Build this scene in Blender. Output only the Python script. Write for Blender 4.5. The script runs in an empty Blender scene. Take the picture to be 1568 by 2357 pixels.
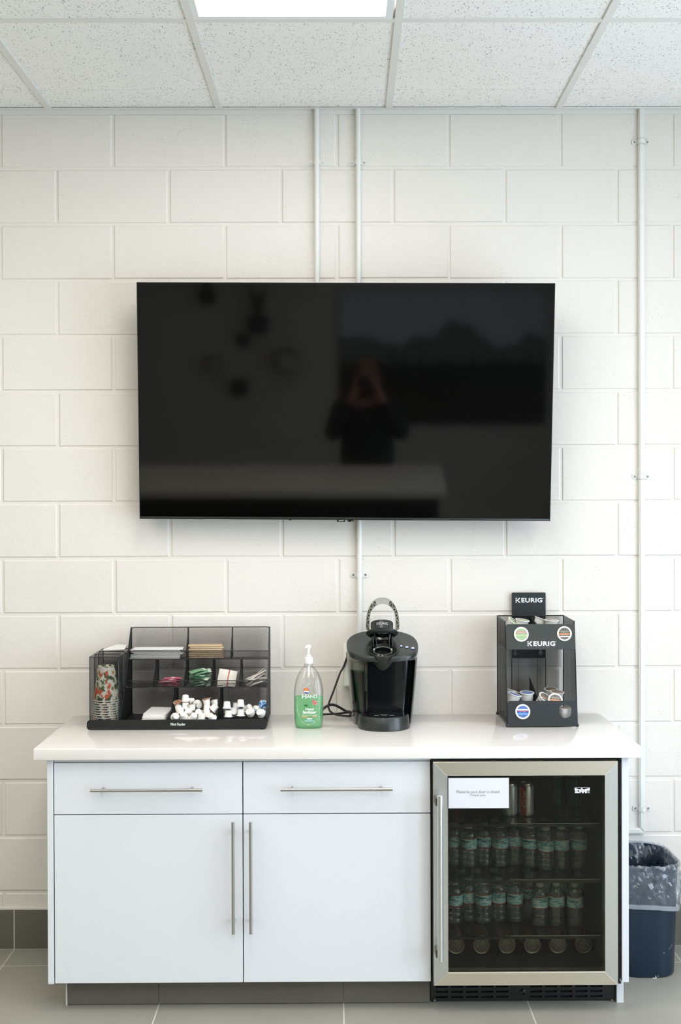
import bpy, bmesh, math, random
from mathutils import Vector, Matrix, Euler
random.seed(7)
PI = math.pi
sc = bpy.context.scene
COL = sc.collection

# ------------------------------------------------------------------ camera
F_PX = 2831.64                      # focal length in pixels of the 1568x2357 frame
CAM = Vector((0.0, -4.4351, 1.6051))
R_ = Vector((0.99997709, -0.0059788, -0.00317397))
U_ = Vector((0.00321857, 0.0074652, 0.99996696))
F_ = Vector((0.00595491, 0.99995426, -0.00748427))
cd = bpy.data.cameras.new('camera')
cd.sensor_fit = 'VERTICAL'
cd.sensor_height = 36.0
cd.lens = F_PX * 36.0 / 2357.0
cd.clip_start = 0.01
cam = bpy.data.objects.new('camera', cd)
COL.objects.link(cam)
cam.matrix_world = Matrix(((R_.x, U_.x, -F_.x, CAM.x), (R_.y, U_.y, -F_.y, CAM.y), (R_.z, U_.z, -F_.z, CAM.z), (0, 0, 0, 1)))
sc.camera = cam

def ray(px, py):
    return F_ * F_PX + R_ * (px - 784) + U_ * (1178.5 - py)
def at(px, py, Y):
    'world point seen at a photo pixel on the vertical plane y = Y'
    v = ray(px, py)
    return CAM + v * ((Y - CAM.y) / v.y)
def onz(px, py, Z):
    v = ray(px, py)
    return CAM + v * ((Z - CAM.z) / v.z)

# ------------------------------------------------------------------ world, lights, exposure
sc.view_settings.view_transform = 'Standard'
sc.view_settings.look = 'None'
sc.view_settings.gamma = 1.0
sc.view_settings.use_curve_mapping = False
sc.view_settings.exposure = 0.58
sc.cycles.use_denoising = True
sc.cycles.max_bounces = 6
sc.cycles.diffuse_bounces = 3
sc.cycles.glossy_bounces = 3
sc.cycles.use_adaptive_sampling = True
sc.cycles.adaptive_threshold = 0.05
sc.cycles.transparent_max_bounces = 24
sc.cycles.sample_clamp_indirect = 8.0
sc.cycles.caustics_reflective = False
sc.cycles.caustics_refractive = False
w = bpy.data.worlds.new('daylight')
sc.world = w
w.use_nodes = True
w.node_tree.nodes['Background'].inputs['Color'].default_value = (0.62, 0.80, 1.0, 1)
w.node_tree.nodes['Background'].inputs['Strength'].default_value = 1.0

ZC = 3.0185                         # ceiling grid height
RX0, RX1, RY0 = -2.75, 2.65, -7.5    # room: left wall, right wall, wall behind the camera
PANEL_STRENGTH = 7.5
def area(name, loc, rot, sx, sy, power, color):
    l = bpy.data.lights.new(name, 'AREA')
    l.shape = 'RECTANGLE'; l.size = sx; l.size_y = sy
    l.energy = power; l.color = color
    o = bpy.data.objects.new(name, l)
    COL.objects.link(o)
    o.location = loc; o.rotation_euler = rot
    return o
# daylight entering through the two glazed openings of the right-hand wall
WIN = ((-2.75, -1.05, 0.25, 2.35), (-5.6, -3.4, 0.25, 2.35))
for (y0, y1, z0, z1), pw in zip(WIN, (51, 44)):
    area('daylight', (RX1 + 0.10, (y0 + y1) / 2, (z0 + z1) / 2), (0, PI / 2, 0), z1 - z0, y1 - y0, pw, (0.77, 0.87, 1.0))

# ------------------------------------------------------------------ material helpers
def lin(c):
    return tuple(((x / 255) / 12.92 if x / 255 <= 0.04045 else (((x / 255) + 0.055) / 1.055) ** 2.4) for x in c)
class NT:
    def __init__(self, name):
        self.m = bpy.data.materials.new(name)
        self.m.use_nodes = True
        self.t = self.m.node_tree
        self.t.nodes.clear()
        self.out = self.t.nodes.new('ShaderNodeOutputMaterial')
    def n(self, kind, **kw):
        nd = self.t.nodes.new(kind)
        for k, v in kw.items():
            setattr(nd, k, v)
        return nd
    def l(self, a, b):
        self.t.links.new(a, b)
    def setv(self, sock, v):
        if hasattr(v, 'is_output'):
            self.l(v, sock)
        elif isinstance(v, (tuple, list)) and len(v) == 3 and sock.type == 'RGBA':
            sock.default_value = (*v, 1)
        else:
            sock.default_value = v
    def math(self, op, a, b=None, c=None):
        nd = self.n('ShaderNodeMath', operation=op)
        for i, v in enumerate((a, b, c)):
            if v is not None:
                self.setv(nd.inputs[i], v)
        return nd.outputs[0]
    def mix(self, fac, a, b):
        nd = self.n('ShaderNodeMix', data_type='RGBA')
        self.setv(nd.inputs[0], fac); self.setv(nd.inputs[6], a); self.setv(nd.inputs[7], b)
        return nd.outputs[2]
    def coord(self, kind='Object'):
        return self.n('ShaderNodeTexCoord').outputs[kind]
    def xyz(self, v):
        s = self.n('ShaderNodeSeparateXYZ'); self.l(v, s.inputs[0])
        return s.outputs
    def comb(self, x, y, z):
        s = self.n('ShaderNodeCombineXYZ')
        for i, v in enumerate((x, y, z)):
            self.setv(s.inputs[i], v)
        return s.outputs[0]
    def mapping(self, v, scale=(1, 1, 1), loc=(0, 0, 0), rot=(0, 0, 0)):
        s = self.n('ShaderNodeMapping'); self.l(v, s.inputs[0])
        s.inputs['Scale'].default_value = scale; s.inputs['Location'].default_value = loc; s.inputs['Rotation'].default_value = rot
        return s.outputs[0]
    def noise(self, v, scale, detail=2, rough=0.5):
        s = self.n('ShaderNodeTexNoise'); self.l(v, s.inputs['Vector'])
        s.inputs['Scale'].default_value = scale; s.inputs['Detail'].default_value = detail; s.inputs['Roughness'].default_value = rough
        return s.outputs[0]
    def voro(self, v, scale, rnd=1.0, feature='F1'):
        s = self.n('ShaderNodeTexVoronoi', feature=feature); self.l(v, s.inputs['Vector'])
        s.inputs['Scale'].default_value = scale; s.inputs['Randomness'].default_value = rnd
        return s.outputs
    def ramp(self, fac, stops, interp='LINEAR'):
        s = self.n('ShaderNodeValToRGB'); self.l(fac, s.inputs[0])
        s.color_ramp.interpolation = interp
        e = s.color_ramp.elements
        while len(e) < len(stops):
            e.new(0.5)
        for i, (p, c) in enumerate(stops):
            e[i].position = p
            e[i].color = (c, c, c, 1) if isinstance(c, (int, float)) else (*c, 1)
        return s.outputs[0]
    def bump(self, h, strength=0.3, dist=0.001):
        s = self.n('ShaderNodeBump'); self.l(h, s.inputs['Height'])
        s.inputs['Strength'].default_value = strength; s.inputs['Distance'].default_value = dist
        return s.outputs[0]
    def bsdf(self, color=(0.8, 0.8, 0.8), rough=0.5, metal=0.0, normal=None, spec=0.5, **kw):
        s = self.n('ShaderNodeBsdfPrincipled')
        self.setv(s.inputs['Base Color'], color); self.setv(s.inputs['Roughness'], rough)
        s.inputs['Metallic'].default_value = metal
        s.inputs['Specular IOR Level'].default_value = spec
        if normal is not None:
            self.l(normal, s.inputs['Normal'])
        for k, v in kw.items():
            self.setv(s.inputs[k.replace('_', ' ')], v)
        return s.outputs[0]
    def done(self, sh):
        self.l(sh, self.out.inputs['Surface'])
        return self.m

def simple(name, rgb, rough=0.5, metal=0.0, spec=0.5, bump=None, **kw):
    t = NT(name)
    nrm = None
    if bump:
        nrm = t.bump(t.noise(t.coord(), bump[0], 3), bump[1], bump[2])
    return t.done(t.bsdf(lin(rgb), rough, metal, nrm, spec, **kw))

def brushed(name, rgb, rough, scale):
    t = NT(name)
    nz = t.noise(t.mapping(t.coord(), scale), 1.0, 3, 0.6)
    c = t.mix(nz, tuple(x * 0.9 for x in lin(rgb)), tuple(min(1, x * 1.08) for x in lin(rgb)))
    return t.done(t.bsdf(c, rough, 1.0, t.bump(nz, 0.12, 0.0004)))

def mesh_sheet(name, plane, wid, hei, th, rgb=(16, 17, 17), rough=0.5):
    'expanded black metal: a diamond net with open holes'
    t = NT(name)
    c = t.xyz(t.coord())
    a, b = {'xz': (0, 2), 'yz': (1, 2), 'xy': (0, 1)}[plane]
    u = t.math('DIVIDE', c[a], wid); v = t.math('DIVIDE', c[b], hei)
    outs = []
    for op in ('ADD', 'SUBTRACT'):
        f = t.math('FRACT', t.math(op, u, v))
        outs.append(t.math('GREATER_THAN', t.math('ABSOLUTE', t.math('SUBTRACT', f, 0.5)), 0.5 - th))
    fac = t.math('MAXIMUM', outs[0], outs[1])
    mx = t.n('ShaderNodeMixShader')
    t.l(fac, mx.inputs[0])
    t.l(t.n('ShaderNodeBsdfTransparent').outputs[0], mx.inputs[1])
    t.l(t.bsdf(lin(rgb), rough, 0.0), mx.inputs[2])
    return t.done(mx.outputs[0])

def clear(name, tint=(1, 1, 1), gloss=1.0, rough=0.03, haze=0.0, haze_rgb=(1, 1, 1), edge=0.0, bump=None):
    'thin clear plastic or glass: see-through, glossy by angle, optional milky haze and darker edges'
    t = NT(name)
    nrm = None
    if bump:
        v = t.mapping(t.coord(), bump[3] if len(bump) > 3 else (1, 1, 1))
        h = t.voro(v, bump[0])[0]
        h2 = t.noise(v, bump[0] * 0.6, 4, 0.6)
        nrm = t.bump(t.math('ADD', h, h2), bump[1], bump[2])
    lw = t.n('ShaderNodeLayerWeight'); lw.inputs[0].default_value = 0.35
    if nrm is not None:
        t.l(nrm, lw.inputs['Normal'])
    tr = t.n('ShaderNodeBsdfTransparent')
    if edge:
        t.l(t.mix(t.math('MULTIPLY', lw.outputs['Facing'], edge), tint, tuple(x * 0.25 for x in tint)), tr.inputs[0])
    else:
        t.setv(tr.inputs[0], tint)
    gl = t.n('ShaderNodeBsdfGlossy'); gl.inputs['Roughness'].default_value = rough
    if nrm is not None:
        t.l(nrm, gl.inputs['Normal'])
    sh = tr.outputs[0]
    if haze:
        df = t.n('ShaderNodeBsdfDiffuse'); t.setv(df.inputs[0], haze_rgb)
        tl = t.n('ShaderNodeBsdfTranslucent'); t.setv(tl.inputs[0], haze_rgb)
        if nrm is not None:
            t.l(nrm, df.inputs['Normal'])
        m0 = t.n('ShaderNodeMixShader'); m0.inputs[0].default_value = 0.4
        t.l(df.outputs[0], m0.inputs[1]); t.l(tl.outputs[0], m0.inputs[2])
        m1 = t.n('ShaderNodeMixShader'); m1.inputs[0].default_value = haze
        t.l(sh, m1.inputs[1]); t.l(m0.outputs[0], m1.inputs[2])
        sh = m1.outputs[0]
    fw = t.n('ShaderNodeLayerWeight'); fw.inputs[0].default_value = 0.5
    if nrm is not None:
        t.l(nrm, fw.inputs['Normal'])
    fr = t.math('ADD', t.math('MULTIPLY', t.math('POWER', fw.outputs['Facing'], 5.0), 0.9), 0.04)
    m2 = t.n('ShaderNodeMixShader')
    t.l(t.math('MINIMUM', t.math('MULTIPLY', fr, gloss), 1.0), m2.inputs[0])
    t.l(sh, m2.inputs[1]); t.l(gl.outputs[0], m2.inputs[2])
    return t.done(m2.outputs[0])

# ------------------------------------------------------------------ geometry helpers
def nb():
    return bmesh.new()
def box(bm, x0, x1, y0, y1, z0, z1, bev=0.0, seg=2):
    vs = [bm.verts.new(p) for p in ((x0, y0, z0), (x1, y0, z0), (x1, y1, z0), (x0, y1, z0), (x0, y0, z1), (x1, y0, z1), (x1, y1, z1), (x0, y1, z1))]
    fs = [bm.faces.new([vs[i] for i in f]) for f in ((0, 3, 2, 1), (4, 5, 6, 7), (0, 1, 5, 4), (1, 2, 6, 5), (2, 3, 7, 6), (3, 0, 4, 7))]
    if bev > 0:
        es = list({e for f in fs for e in f.edges})
        bmesh.ops.bevel(bm, geom=es, offset=bev, segments=seg, affect='EDGES', profile=0.5, clamp_overlap=True)
    return bm
def frame_axes(d):
    d = Vector(d).normalized()
    a = Vector((0, 0, 1)) if abs(d.z) < 0.9 else Vector((1, 0, 0))
    u = d.cross(a).normalized()
    return u, d.cross(u).normalized()
def ring(bm, c, u, v, ru, rv, seg, n=2.0):
    out = []
    for i in range(seg):
        t = 2 * PI * i / seg
        cs, sn = math.cos(t), math.sin(t)
        x = math.copysign(abs(cs) ** (2 / n), cs); y = math.copysign(abs(sn) ** (2 / n), sn)
        out.append(bm.verts.new(c + u * (ru * x) + v * (rv * y)))
    return out
def skin_rings(bm, rings, closed=False, cap=True):
    k = len(rings)
    for i in range(k if closed else k - 1):
        a, b = rings[i], rings[(i + 1) % k]
        s = len(a)
        for j in range(s):
            bm.faces.new((a[j], a[(j + 1) % s], b[(j + 1) % s], b[j]))
    if cap and not closed:
        bm.faces.new(list(reversed(rings[0]))); bm.faces.new(rings[-1])
def cyl(bm, p0, p1, r0, r1=None, seg=20, cap=True):
    r1 = r0 if r1 is None else r1
    p0, p1 = Vector(p0), Vector(p1)
    u, v = frame_axes(p1 - p0)
    skin_rings(bm, [ring(bm, p0, u, v, r0, r0, seg), ring(bm, p1, u, v, r1, r1, seg)], cap=cap)
    return bm
def tube(bm, pts, r, seg=8, closed=False, flat=1.0):
    pts = [Vector(p) for p in pts]
    n = len(pts)
    rings = []
    pu = None
    for i, p in enumerate(pts):
        if closed:
            d = (pts[(i + 1) % n] - p).normalized() + (p - pts[i - 1]).normalized()
        else:
            d = (pts[min(i + 1, n - 1)] - p).normalized() if i == 0 else ((p - pts[i - 1]).normalized() if i == n - 1 else (pts[i + 1] - p).normalized() + (p - pts[i - 1]).normalized())
        d = d.normalized()
        if pu is None:
            u, v = frame_axes(d)
        else:
            u = (pu - d * pu.dot(d)).normalized(); v = d.cross(u).normalized()
        pu = u
        rings.append(ring(bm, p, u, v, r, r * flat, seg))
    skin_rings(bm, rings, closed=closed)
    return bm
def smooth_path(pts, n=8):
    pts = [Vector(p) for p in pts]
    out = []
    for i in range(len(pts) - 1):
        p0 = pts[max(i - 1, 0)]; p1 = pts[i]; p2 = pts[i + 1]; p3 = pts[min(i + 2, len(pts) - 1)]
        for k in range(n):
            t = k / n
            out.append(0.5 * ((2 * p1) + (p2 - p0) * t + (2 * p0 - 5 * p1 + 4 * p2 - p3) * t * t + (3 * p1 - p0 - 3 * p2 + p3) * t ** 3))
    out.append(pts[-1])
    return out
def lathe(bm, prof, c=(0, 0, 0), seg=32, sx=1.0, sy=1.0, n=2.0, cap=True, mat=None):
    c = Vector(c)
    rs = [ring(bm, Vector((0, 0, z)), Vector((1, 0, 0)), Vector((0, 1, 0)), max(r, 1e-5) * sx, max(r, 1e-5) * sy, seg, n) for r, z in prof]
    skin_rings(bm, rs, cap=cap)
    for rr in rs:
        for v in rr:
            v.co = (mat @ v.co if mat is not None else v.co) + c
    return bm
def prism(bm, pts2, axis, a0, a1):
    'extrude a 2-D outline: axis x -> pts are (y,z); y -> (x,z); z -> (x,y)'
    def P(p, a):
        return {'x': (a, p[0], p[1]), 'y': (p[0], a, p[1]), 'z': (p[0], p[1], a)}[axis]
    A = [bm.verts.new(P(p, a0)) for p in pts2]
    B = [bm.verts.new(P(p, a1)) for p in pts2]
    n = len(pts2)
    bm.faces.new(A); bm.faces.new(list(reversed(B)))
    for i in range(n):
        bm.faces.new((A[i], B[i], B[(i + 1) % n], A[(i + 1) % n]))
    return bm
def rrect(x0, x1, y0, y1, r, seg=6, corners=(1, 1, 1, 1)):
    'rounded rectangle outline, corners: (x1,y1),(x0,y1),(x0,y0),(x1,y0)'
    out = []
    for k, (cx, cy, a0) in enumerate(((x1 - r, y1 - r, 0), (x0 + r, y1 - r, 90), (x0 + r, y0 + r, 180), (x1 - r, y0 + r, 270))):
        if not corners[k]:
            out.append(((x1, y1), (x0, y1), (x0, y0), (x1, y0))[k]); continue
        for i in range(seg + 1):
            a = math.radians(a0 + 90 * i / seg)
            out.append((cx + r * math.cos(a), cy + r * math.sin(a)))
    return out
def quad(bm, pts):
    return bm.faces.new([bm.verts.new(p) for p in pts])
def xform(bm, M):
    bmesh.ops.transform(bm, matrix=M, verts=bm.verts)
    return bm

def obj(name, bm, m, parent=None, smooth=35, origin=None):
    bmesh.ops.recalc_face_normals(bm, faces=bm.faces)
    me = bpy.data.meshes.new(name)
    bm.to_mesh(me); bm.free()
    for mm in (m if isinstance(m, (list, tuple)) else [m]):
        me.materials.append(mm)
    if smooth:
        me.shade_smooth()
        me.set_sharp_from_angle(angle=math.radians(smooth))
    o = bpy.data.objects.new(name, me)
    COL.objects.link(o)
    if parent is not None:
        o.parent = parent
        o.matrix_parent_inverse = rootinv(parent)
    elif origin is not None:
        me.transform(Matrix.Translation(-Vector(origin)))
        o.location = origin
    return o
def rootinv(p):
    'parts are written in world coordinates, except under a thing made at the origin'
    M = Matrix.Identity(4)
    q = p
    while q is not None:
        if q.get('_loc') is not None:
            M = Matrix.Translation(Vector(q['_loc'])) @ Euler(q['_rot']).to_matrix().to_4x4()
        q = q.parent
    # only the top-level empties move; parts sit at identity below them
    return M.inverted() if p.parent is None else Matrix.Identity(4)
def tag(o, label, cat, group=None):
    o['label'] = label; o['category'] = cat
    if group:
        o['group'] = group
    return o
def thing(name, label, cat, loc=(0, 0, 0), rot=(0, 0, 0), group=None, local=False):
    o = bpy.data.objects.new(name, None)
    o.empty_display_size = 0.05
    COL.objects.link(o)
    o.location = loc; o.rotation_euler = rot
    if not local:
        o['_loc'] = tuple(loc); o['_rot'] = tuple(rot)
    return tag(o, label, cat, group)
def struct(name, bm, m, smooth=35, parent=None):
    o = obj(name, bm, m, parent, smooth)
    o['kind'] = 'structure'
    return o
def dup(root, loc, rot, label=None, group=None, mat=None):
    r = root.copy(); COL.objects.link(r)
    if mat is not None:
        r.matrix_world = mat
    else:
        r.location = loc; r.rotation_euler = rot
    if label:
        r['label'] = label
    if group:
        r['group'] = group
    for ch in list(root.children):
        c = ch.copy(); COL.objects.link(c); c.parent = r
        for g in list(ch.children):
            d = g.copy(); COL.objects.link(d); d.parent = c
    return r
def put(proto, used, loc, rot, label, group=None):
    'first use places the prototype itself, later uses copy it'
    if not used.get(proto.name):
        used[proto.name] = True
        proto.location = loc; proto.rotation_euler = rot
        proto['label'] = label
        if group:
            proto['group'] = group
        return proto
    return dup(proto, loc, rot, label, group)
USED = {}
def cut(o, bm):
    'subtract a cutter from a finished part'
    bmesh.ops.recalc_face_normals(bm, faces=bm.faces)
    me = bpy.data.meshes.new('cutter'); bm.to_mesh(me); bm.free()
    c = bpy.data.objects.new('cutter', me); COL.objects.link(c)
    md = o.modifiers.new('cut', 'BOOLEAN'); md.operation = 'DIFFERENCE'; md.object = c; md.solver = 'EXACT'
    bpy.context.view_layer.update()
    P = o.matrix_world.copy()
    new = bpy.data.meshes.new_from_object(o.evaluated_get(bpy.context.evaluated_depsgraph_get()))
    o.modifiers.clear(); new.name = o.data.name; o.data = new
    new.shade_smooth(); new.set_sharp_from_angle(angle=math.radians(30))
    bpy.data.objects.remove(c); bpy.data.meshes.remove(me)
    return o
def text_bm(body, width=None, height=None, offset=0.0, extrude=0.0002, align='CENTER', spacing=1.0, shear=0.0, lines=1.0):
    'lettering as a mesh, centred on the origin in the xz plane and facing -y'
    cu = bpy.data.curves.new('lettering', 'FONT')
    cu.body = body; cu.align_x = align; cu.size = 1.0; cu.offset = offset; cu.extrude = 0.01
    cu.space_character = spacing; cu.shear = shear; cu.space_line = lines; cu.resolution_u = 4
    tmp = bpy.data.objects.new('lettering', cu)
    COL.objects.link(tmp)
    me = bpy.data.meshes.new_from_object(tmp)
    bpy.data.objects.remove(tmp); bpy.data.curves.remove(cu)
    bm = bmesh.new(); bm.from_mesh(me); bpy.data.meshes.remove(me)
    xs = [v.co.x for v in bm.verts]; ys = [v.co.y for v in bm.verts]
    w0, h0 = max(xs) - min(xs), max(ys) - min(ys)
    sx = (width / w0) if width else (height / h0)
    sy = (height / h0) if height else sx
    cx, cy = (max(xs) + min(xs)) / 2, (max(ys) + min(ys)) / 2
    for v in bm.verts:
        v.co = Vector(((v.co.x - cx) * sx, -v.co.z * extrude / 0.01, (v.co.y - cy) * sy))
    return bm
def shift(bm, d):
    bmesh.ops.translate(bm, vec=Vector(d), verts=bm.verts)
    return bm
def merge(a, b):
    me = bpy.data.meshes.new('t'); b.to_mesh(me); b.free()
    a.from_mesh(me); bpy.data.meshes.remove(me)
    return a
ORD = ['first', 'second', 'third', 'fourth', 'fifth', 'sixth', 'seventh', 'eighth', 'ninth', 'tenth', 'eleventh', 'twelfth']

# ------------------------------------------------------------------ materials
def mk_wall(name, rgb, pits=True):
    t = NT(name)
    v = t.coord()
    n1 = t.noise(v, 220, 3, 0.6)
    n2 = t.noise(v, 45, 2, 0.5)
    d = t.voro(v, 95)[0]
    gate = t.ramp(t.noise(v, 9, 2), [(0.46, 0.0), (0.62, 1.0)])
    pit = t.math('MULTIPLY', t.ramp(d, [(0.0, 1.0), (0.12, 1.0), (0.20, 0.0)]), gate)
    gate2 = t.ramp(t.noise(v, 5, 2), [(0.48, 0.0), (0.60, 1.0)])
    big = t.math('MULTIPLY', t.ramp(t.voro(v, 42)[0], [(0.0, 1.0), (0.030, 1.0), (0.055, 0.0)]), gate2)
    h = t.math('ADD', t.math('MULTIPLY', n1, 0.55), t.math('MULTIPLY', n2, 0.8))
    h = t.math('SUBTRACT', h, t.math('MULTIPLY', t.math('MAXIMUM', pit, big), 0.9))
    base = lin(rgb)
    c = t.mix(t.noise(v, 1.6, 2), tuple(x * 0.96 for x in base), base)
    c = t.mix(t.math('MULTIPLY', big, 0.6), c, lin((130, 126, 114)))  # shade inside the pinholes is painted into the wall colour
    return t.done(t.bsdf(c, 0.62, 0, t.bump(h, 0.75, 0.0016), 0.35))
M = {}
M['block'] = mk_wall('painted_block', (229, 226, 219))
M['plain'] = simple('painted_wall', (212, 212, 206), 0.7, bump=(60, 0.2, 0.001))
M['paint'] = simple('white_paint', (232, 235, 236), 0.35)
M['laminate'] = simple('white_laminate', (226, 230, 234), 0.28, spec=0.5)
M['quartz'] = simple('white_quartz', (236, 233, 229), 0.12, spec=0.6)
M['gap'] = simple('shadow_gap', (60, 66, 70), 0.7)
M['grout'] = simple('grout', (214, 212, 202), 0.8)
def mk_tile(name, a, b, rough):
    t = NT(name)
    v = t.coord()
    n = t.noise(v, 3.2, 5, 0.6); n2 = t.noise(v, 160, 2, 0.7)
    c = t.mix(n, lin(a), lin(b))
    c = t.mix(t.math('MULTIPLY', n2, 0.35), c, lin((120, 118, 108)))
    return t.done(t.bsdf(c, rough, 0, t.bump(n2, 0.15, 0.0004), 0.4))
M['tile'] = mk_tile('floor_tile', (150, 148, 137), (172, 171, 161), 0.42)
M['basetile'] = mk_tile('base_tile', (88, 86, 76), (112, 110, 100), 0.5)
def mk_ceiling():
    t = NT('ceiling_tile')
    v = t.coord()
    vv = t.mapping(v, (1.0, 0.55, 1.0))
    warp = t.n('ShaderNodeVectorMath', operation='ADD'); t.l(vv, warp.inputs[0])
    nz = t.n('ShaderNodeTexNoise'); t.l(v, nz.inputs['Vector']); nz.inputs['Scale'].default_value = 60
    sc_ = t.n('ShaderNodeVectorMath', operation='SCALE'); t.l(nz.outputs['Color'], sc_.inputs[0]); sc_.inputs['Scale'].default_value = 0.02
    t.l(sc_.outputs[0], warp.inputs[1])
    d = t.voro(warp.outputs[0], 150)[0]
    gate = t.ramp(t.noise(v, 30, 2), [(0.34, 0.0), (0.50, 1.0)])
    dots = t.math('MULTIPLY', t.ramp(d, [(0.0, 1.0), (0.17, 1.0), (0.27, 0.0)]), gate)
    c = t.mix(t.math('MULTIPLY', dots, 0.85), lin((246, 246, 243)), lin((110, 112, 106)))  # shade in the fissure holes is painted on as dark dots
    return t.done(t.bsdf(c, 0.9, 0, t.bump(t.math('SUBTRACT', t.noise(v, 300, 2), dots), 0.4, 0.001), 0.1))
M['ctile'] = mk_ceiling()
M['tee'] = simple('white_tee', (226, 226, 221), 0.45)
t = NT('lit_diffuser')
em = t.n('ShaderNodeEmission'); em.inputs[0].default_value = (1.0, 0.945, 0.895, 1); em.inputs[1].default_value = PANEL_STRENGTH
M['lit'] = t.done(em.outputs[0])
M['steel_h'] = brushed('brushed_steel_horizontal', (228, 222, 206), 0.36, (4, 4, 900))
M['steel_v'] = brushed('brushed_steel_vertical', (222, 224, 222), 0.36, (900, 4, 4))  # the grain's different reflection is put into the base colours of the two steels
M['nickel'] = brushed('satin_nickel', (186, 184, 180), 0.33, (600, 600, 6))
M['nickel_x'] = brushed('satin_nickel_bar', (186, 184, 180), 0.33, (6, 600, 600))
M['black'] = simple('black_powder_coat', (22, 24, 24), 0.42)
M['black_soft'] = simple('black_plastic', (20, 21, 21), 0.5)
M['black_gloss'] = simple('black_gloss_plastic', (12, 14, 16), 0.12, spec=0.6)
M['dark'] = simple('dark_interior', (17, 16, 13), 0.6)
M['white_pl'] = simple('white_plastic', (240, 240, 236), 0.35)
M['white_em'] = simple('white_print', (235, 238, 240), 0.5)
M['rod'] = simple('black_wire', (18, 19, 20), 0.35)
M['mxz'] = mesh_sheet('diamond_mesh_front', 'xz', 0.0062, 0.0042, 0.105)
M['myz'] = mesh_sheet('diamond_mesh_side', 'yz', 0.0062, 0.0042, 0.16)
M['mxy'] = mesh_sheet('diamond_mesh_flat', 'xy', 0.0062, 0.0042, 0.17)
M['pxz'] = mesh_sheet('fine_mesh_front', 'xz', 0.0050, 0.0040, 0.065)
M['pyz'] = mesh_sheet('fine_mesh_side', 'yz', 0.0050, 0.0040, 0.085)
M['pxy'] = mesh_sheet('fine_mesh_flat', 'xy', 0.0050, 0.0040, 0.22)

# ================================================================== THE ROOM
# ---- block wall: every block a bevelled face, mortar struck a few millimetres back
def block_wall():
    bm = nb()
    P, H, Z0 = 0.4029, 0.2003, 2.8088
    J0 = -0.0167 - 0.7721                   # a vertical joint of the even courses
    mz = 0.0046; bev = 0.0038; dep = 0.0034
    xa, xb = RX0, RX1
    zlo, zhi = 0.143, ZC
    def face(pts):
        bm.faces.new([bm.verts.new(p) for p in pts])
    box(bm, xa, xb, dep, 0.10, 0.0, 3.1)
    for k in range(-2, 15):
        zt = Z0 - k * H; zb = zt - H
        off = 0.0 if k % 2 else P / 2          # joints in the row under the joint at zt
        off = P / 2 if k % 2 == 0 else 0.0
        i = math.floor((xa - J0 - off) / P) - 1
        while True:
            x0 = J0 + off + i * P; x1 = x0 + P; i += 1
            if x1 < xa: continue
            if x0 > xb: break
            a, b = max(x0 + mz, xa), min(x1 - mz, xb)
            c, d = max(zb + mz, zlo), min(zt - mz, zhi)
            if d - c < 0.012 or b - a < 0.012: continue
            y = random.uniform(-0.0006, 0.0006); ty = random.uniform(-0.0006, 0.0006)
            jx = random.uniform(-0.0012, 0.0012); jz = random.uniform(-0.0010, 0.0010)
            a += jx; b += jx; c += jz; d += jz
            o = [(a, dep, c), (b, dep, c), (b, dep, d), (a, dep, d)]
            f = [(a + bev, y, c + bev), (b - bev, y + ty, c + bev), (b - bev, y + ty, d - bev), (a + bev, y, d - bev)]
            face(f)
            for q in range(4):
                face((o[q], o[(q + 1) % 4], f[(q + 1) % 4], f[q]))
    return bm
struct('wall_back', block_wall(), M['block'], smooth=0)
struct('wall_left', box(nb(), RX0 - 0.1, RX0, RY0, 0.0, 0, 3.1), simple('warm_wall', (206, 200, 182), 0.7))
struct('wall_front', box(nb(), RX0, RX1, RY0 - 0.1, RY0, 0, 3.1), simple('grey_wall', (190, 190, 184), 0.7))
bm = nb()
ys = [RY0, WIN[1][0], WIN[1][1], WIN[0][0], WIN[0][1], 0.0]
for a, b in ((0, 1), (2, 3), (4, 5)):
    box(bm, RX1, RX1 + 0.12, ys[a], ys[b], 0, 3.1)
for y0, y1, z0, z1 in WIN:
    box(bm, RX1, RX1 + 0.12, y0, y1, 0, z0); box(bm, RX1, RX1 + 0.12, y0, y1, z1, 3.1)
struct('wall_right', bm, M['plain'])
for i, (y0, y1, z0, z1) in enumerate(WIN):
    bm = nb()
    for yy in (y0, (y0 + y1) / 2, y1):
        box(bm, RX1 - 0.02, RX1 + 0.05, yy - 0.03, yy + 0.03, z0, z1)
    for zz in (z0, z1):
        box(bm, RX1 - 0.02, RX1 + 0.05, y0, y1, zz - 0.03, zz + 0.03)
    struct('window_%d' % (i + 1), bm, simple('window_frame', (70, 72, 74), 0.4))

# ---- floor tiles with grout
FT = 0.5914; FX = -0.3823 - 0.7721; FYD = 0.1661
bm = nb()
box(bm, RX0, RX1, RY0, 0.05, -0.1, -0.0004)
i = math.floor((RX0 - FX) / FT)
g = 0.0021
while FX + i * FT < RX1:
    x0, x1 = FX + i * FT, FX + (i + 1) * FT
    ylist = [0.02, -FYD] + [-FYD - FT * k for k in range(1, 14)]
    for a, b in zip(ylist[1:], ylist[:-1]):
        if a < RY0: break
        X0, X1 = max(x0 + g, RX0), min(x1 - g, RX1)
        if X1 - X0 < 0.01: continue
        quad(bm, [(X0, a + g, 0), (X1, a + g, 0), (X1, b - g, 0), (X0, b - g, 0)]).material_index = 1
    i += 1
struct('floor', bm, [M['grout'], M['tile']], smooth=0)
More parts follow.
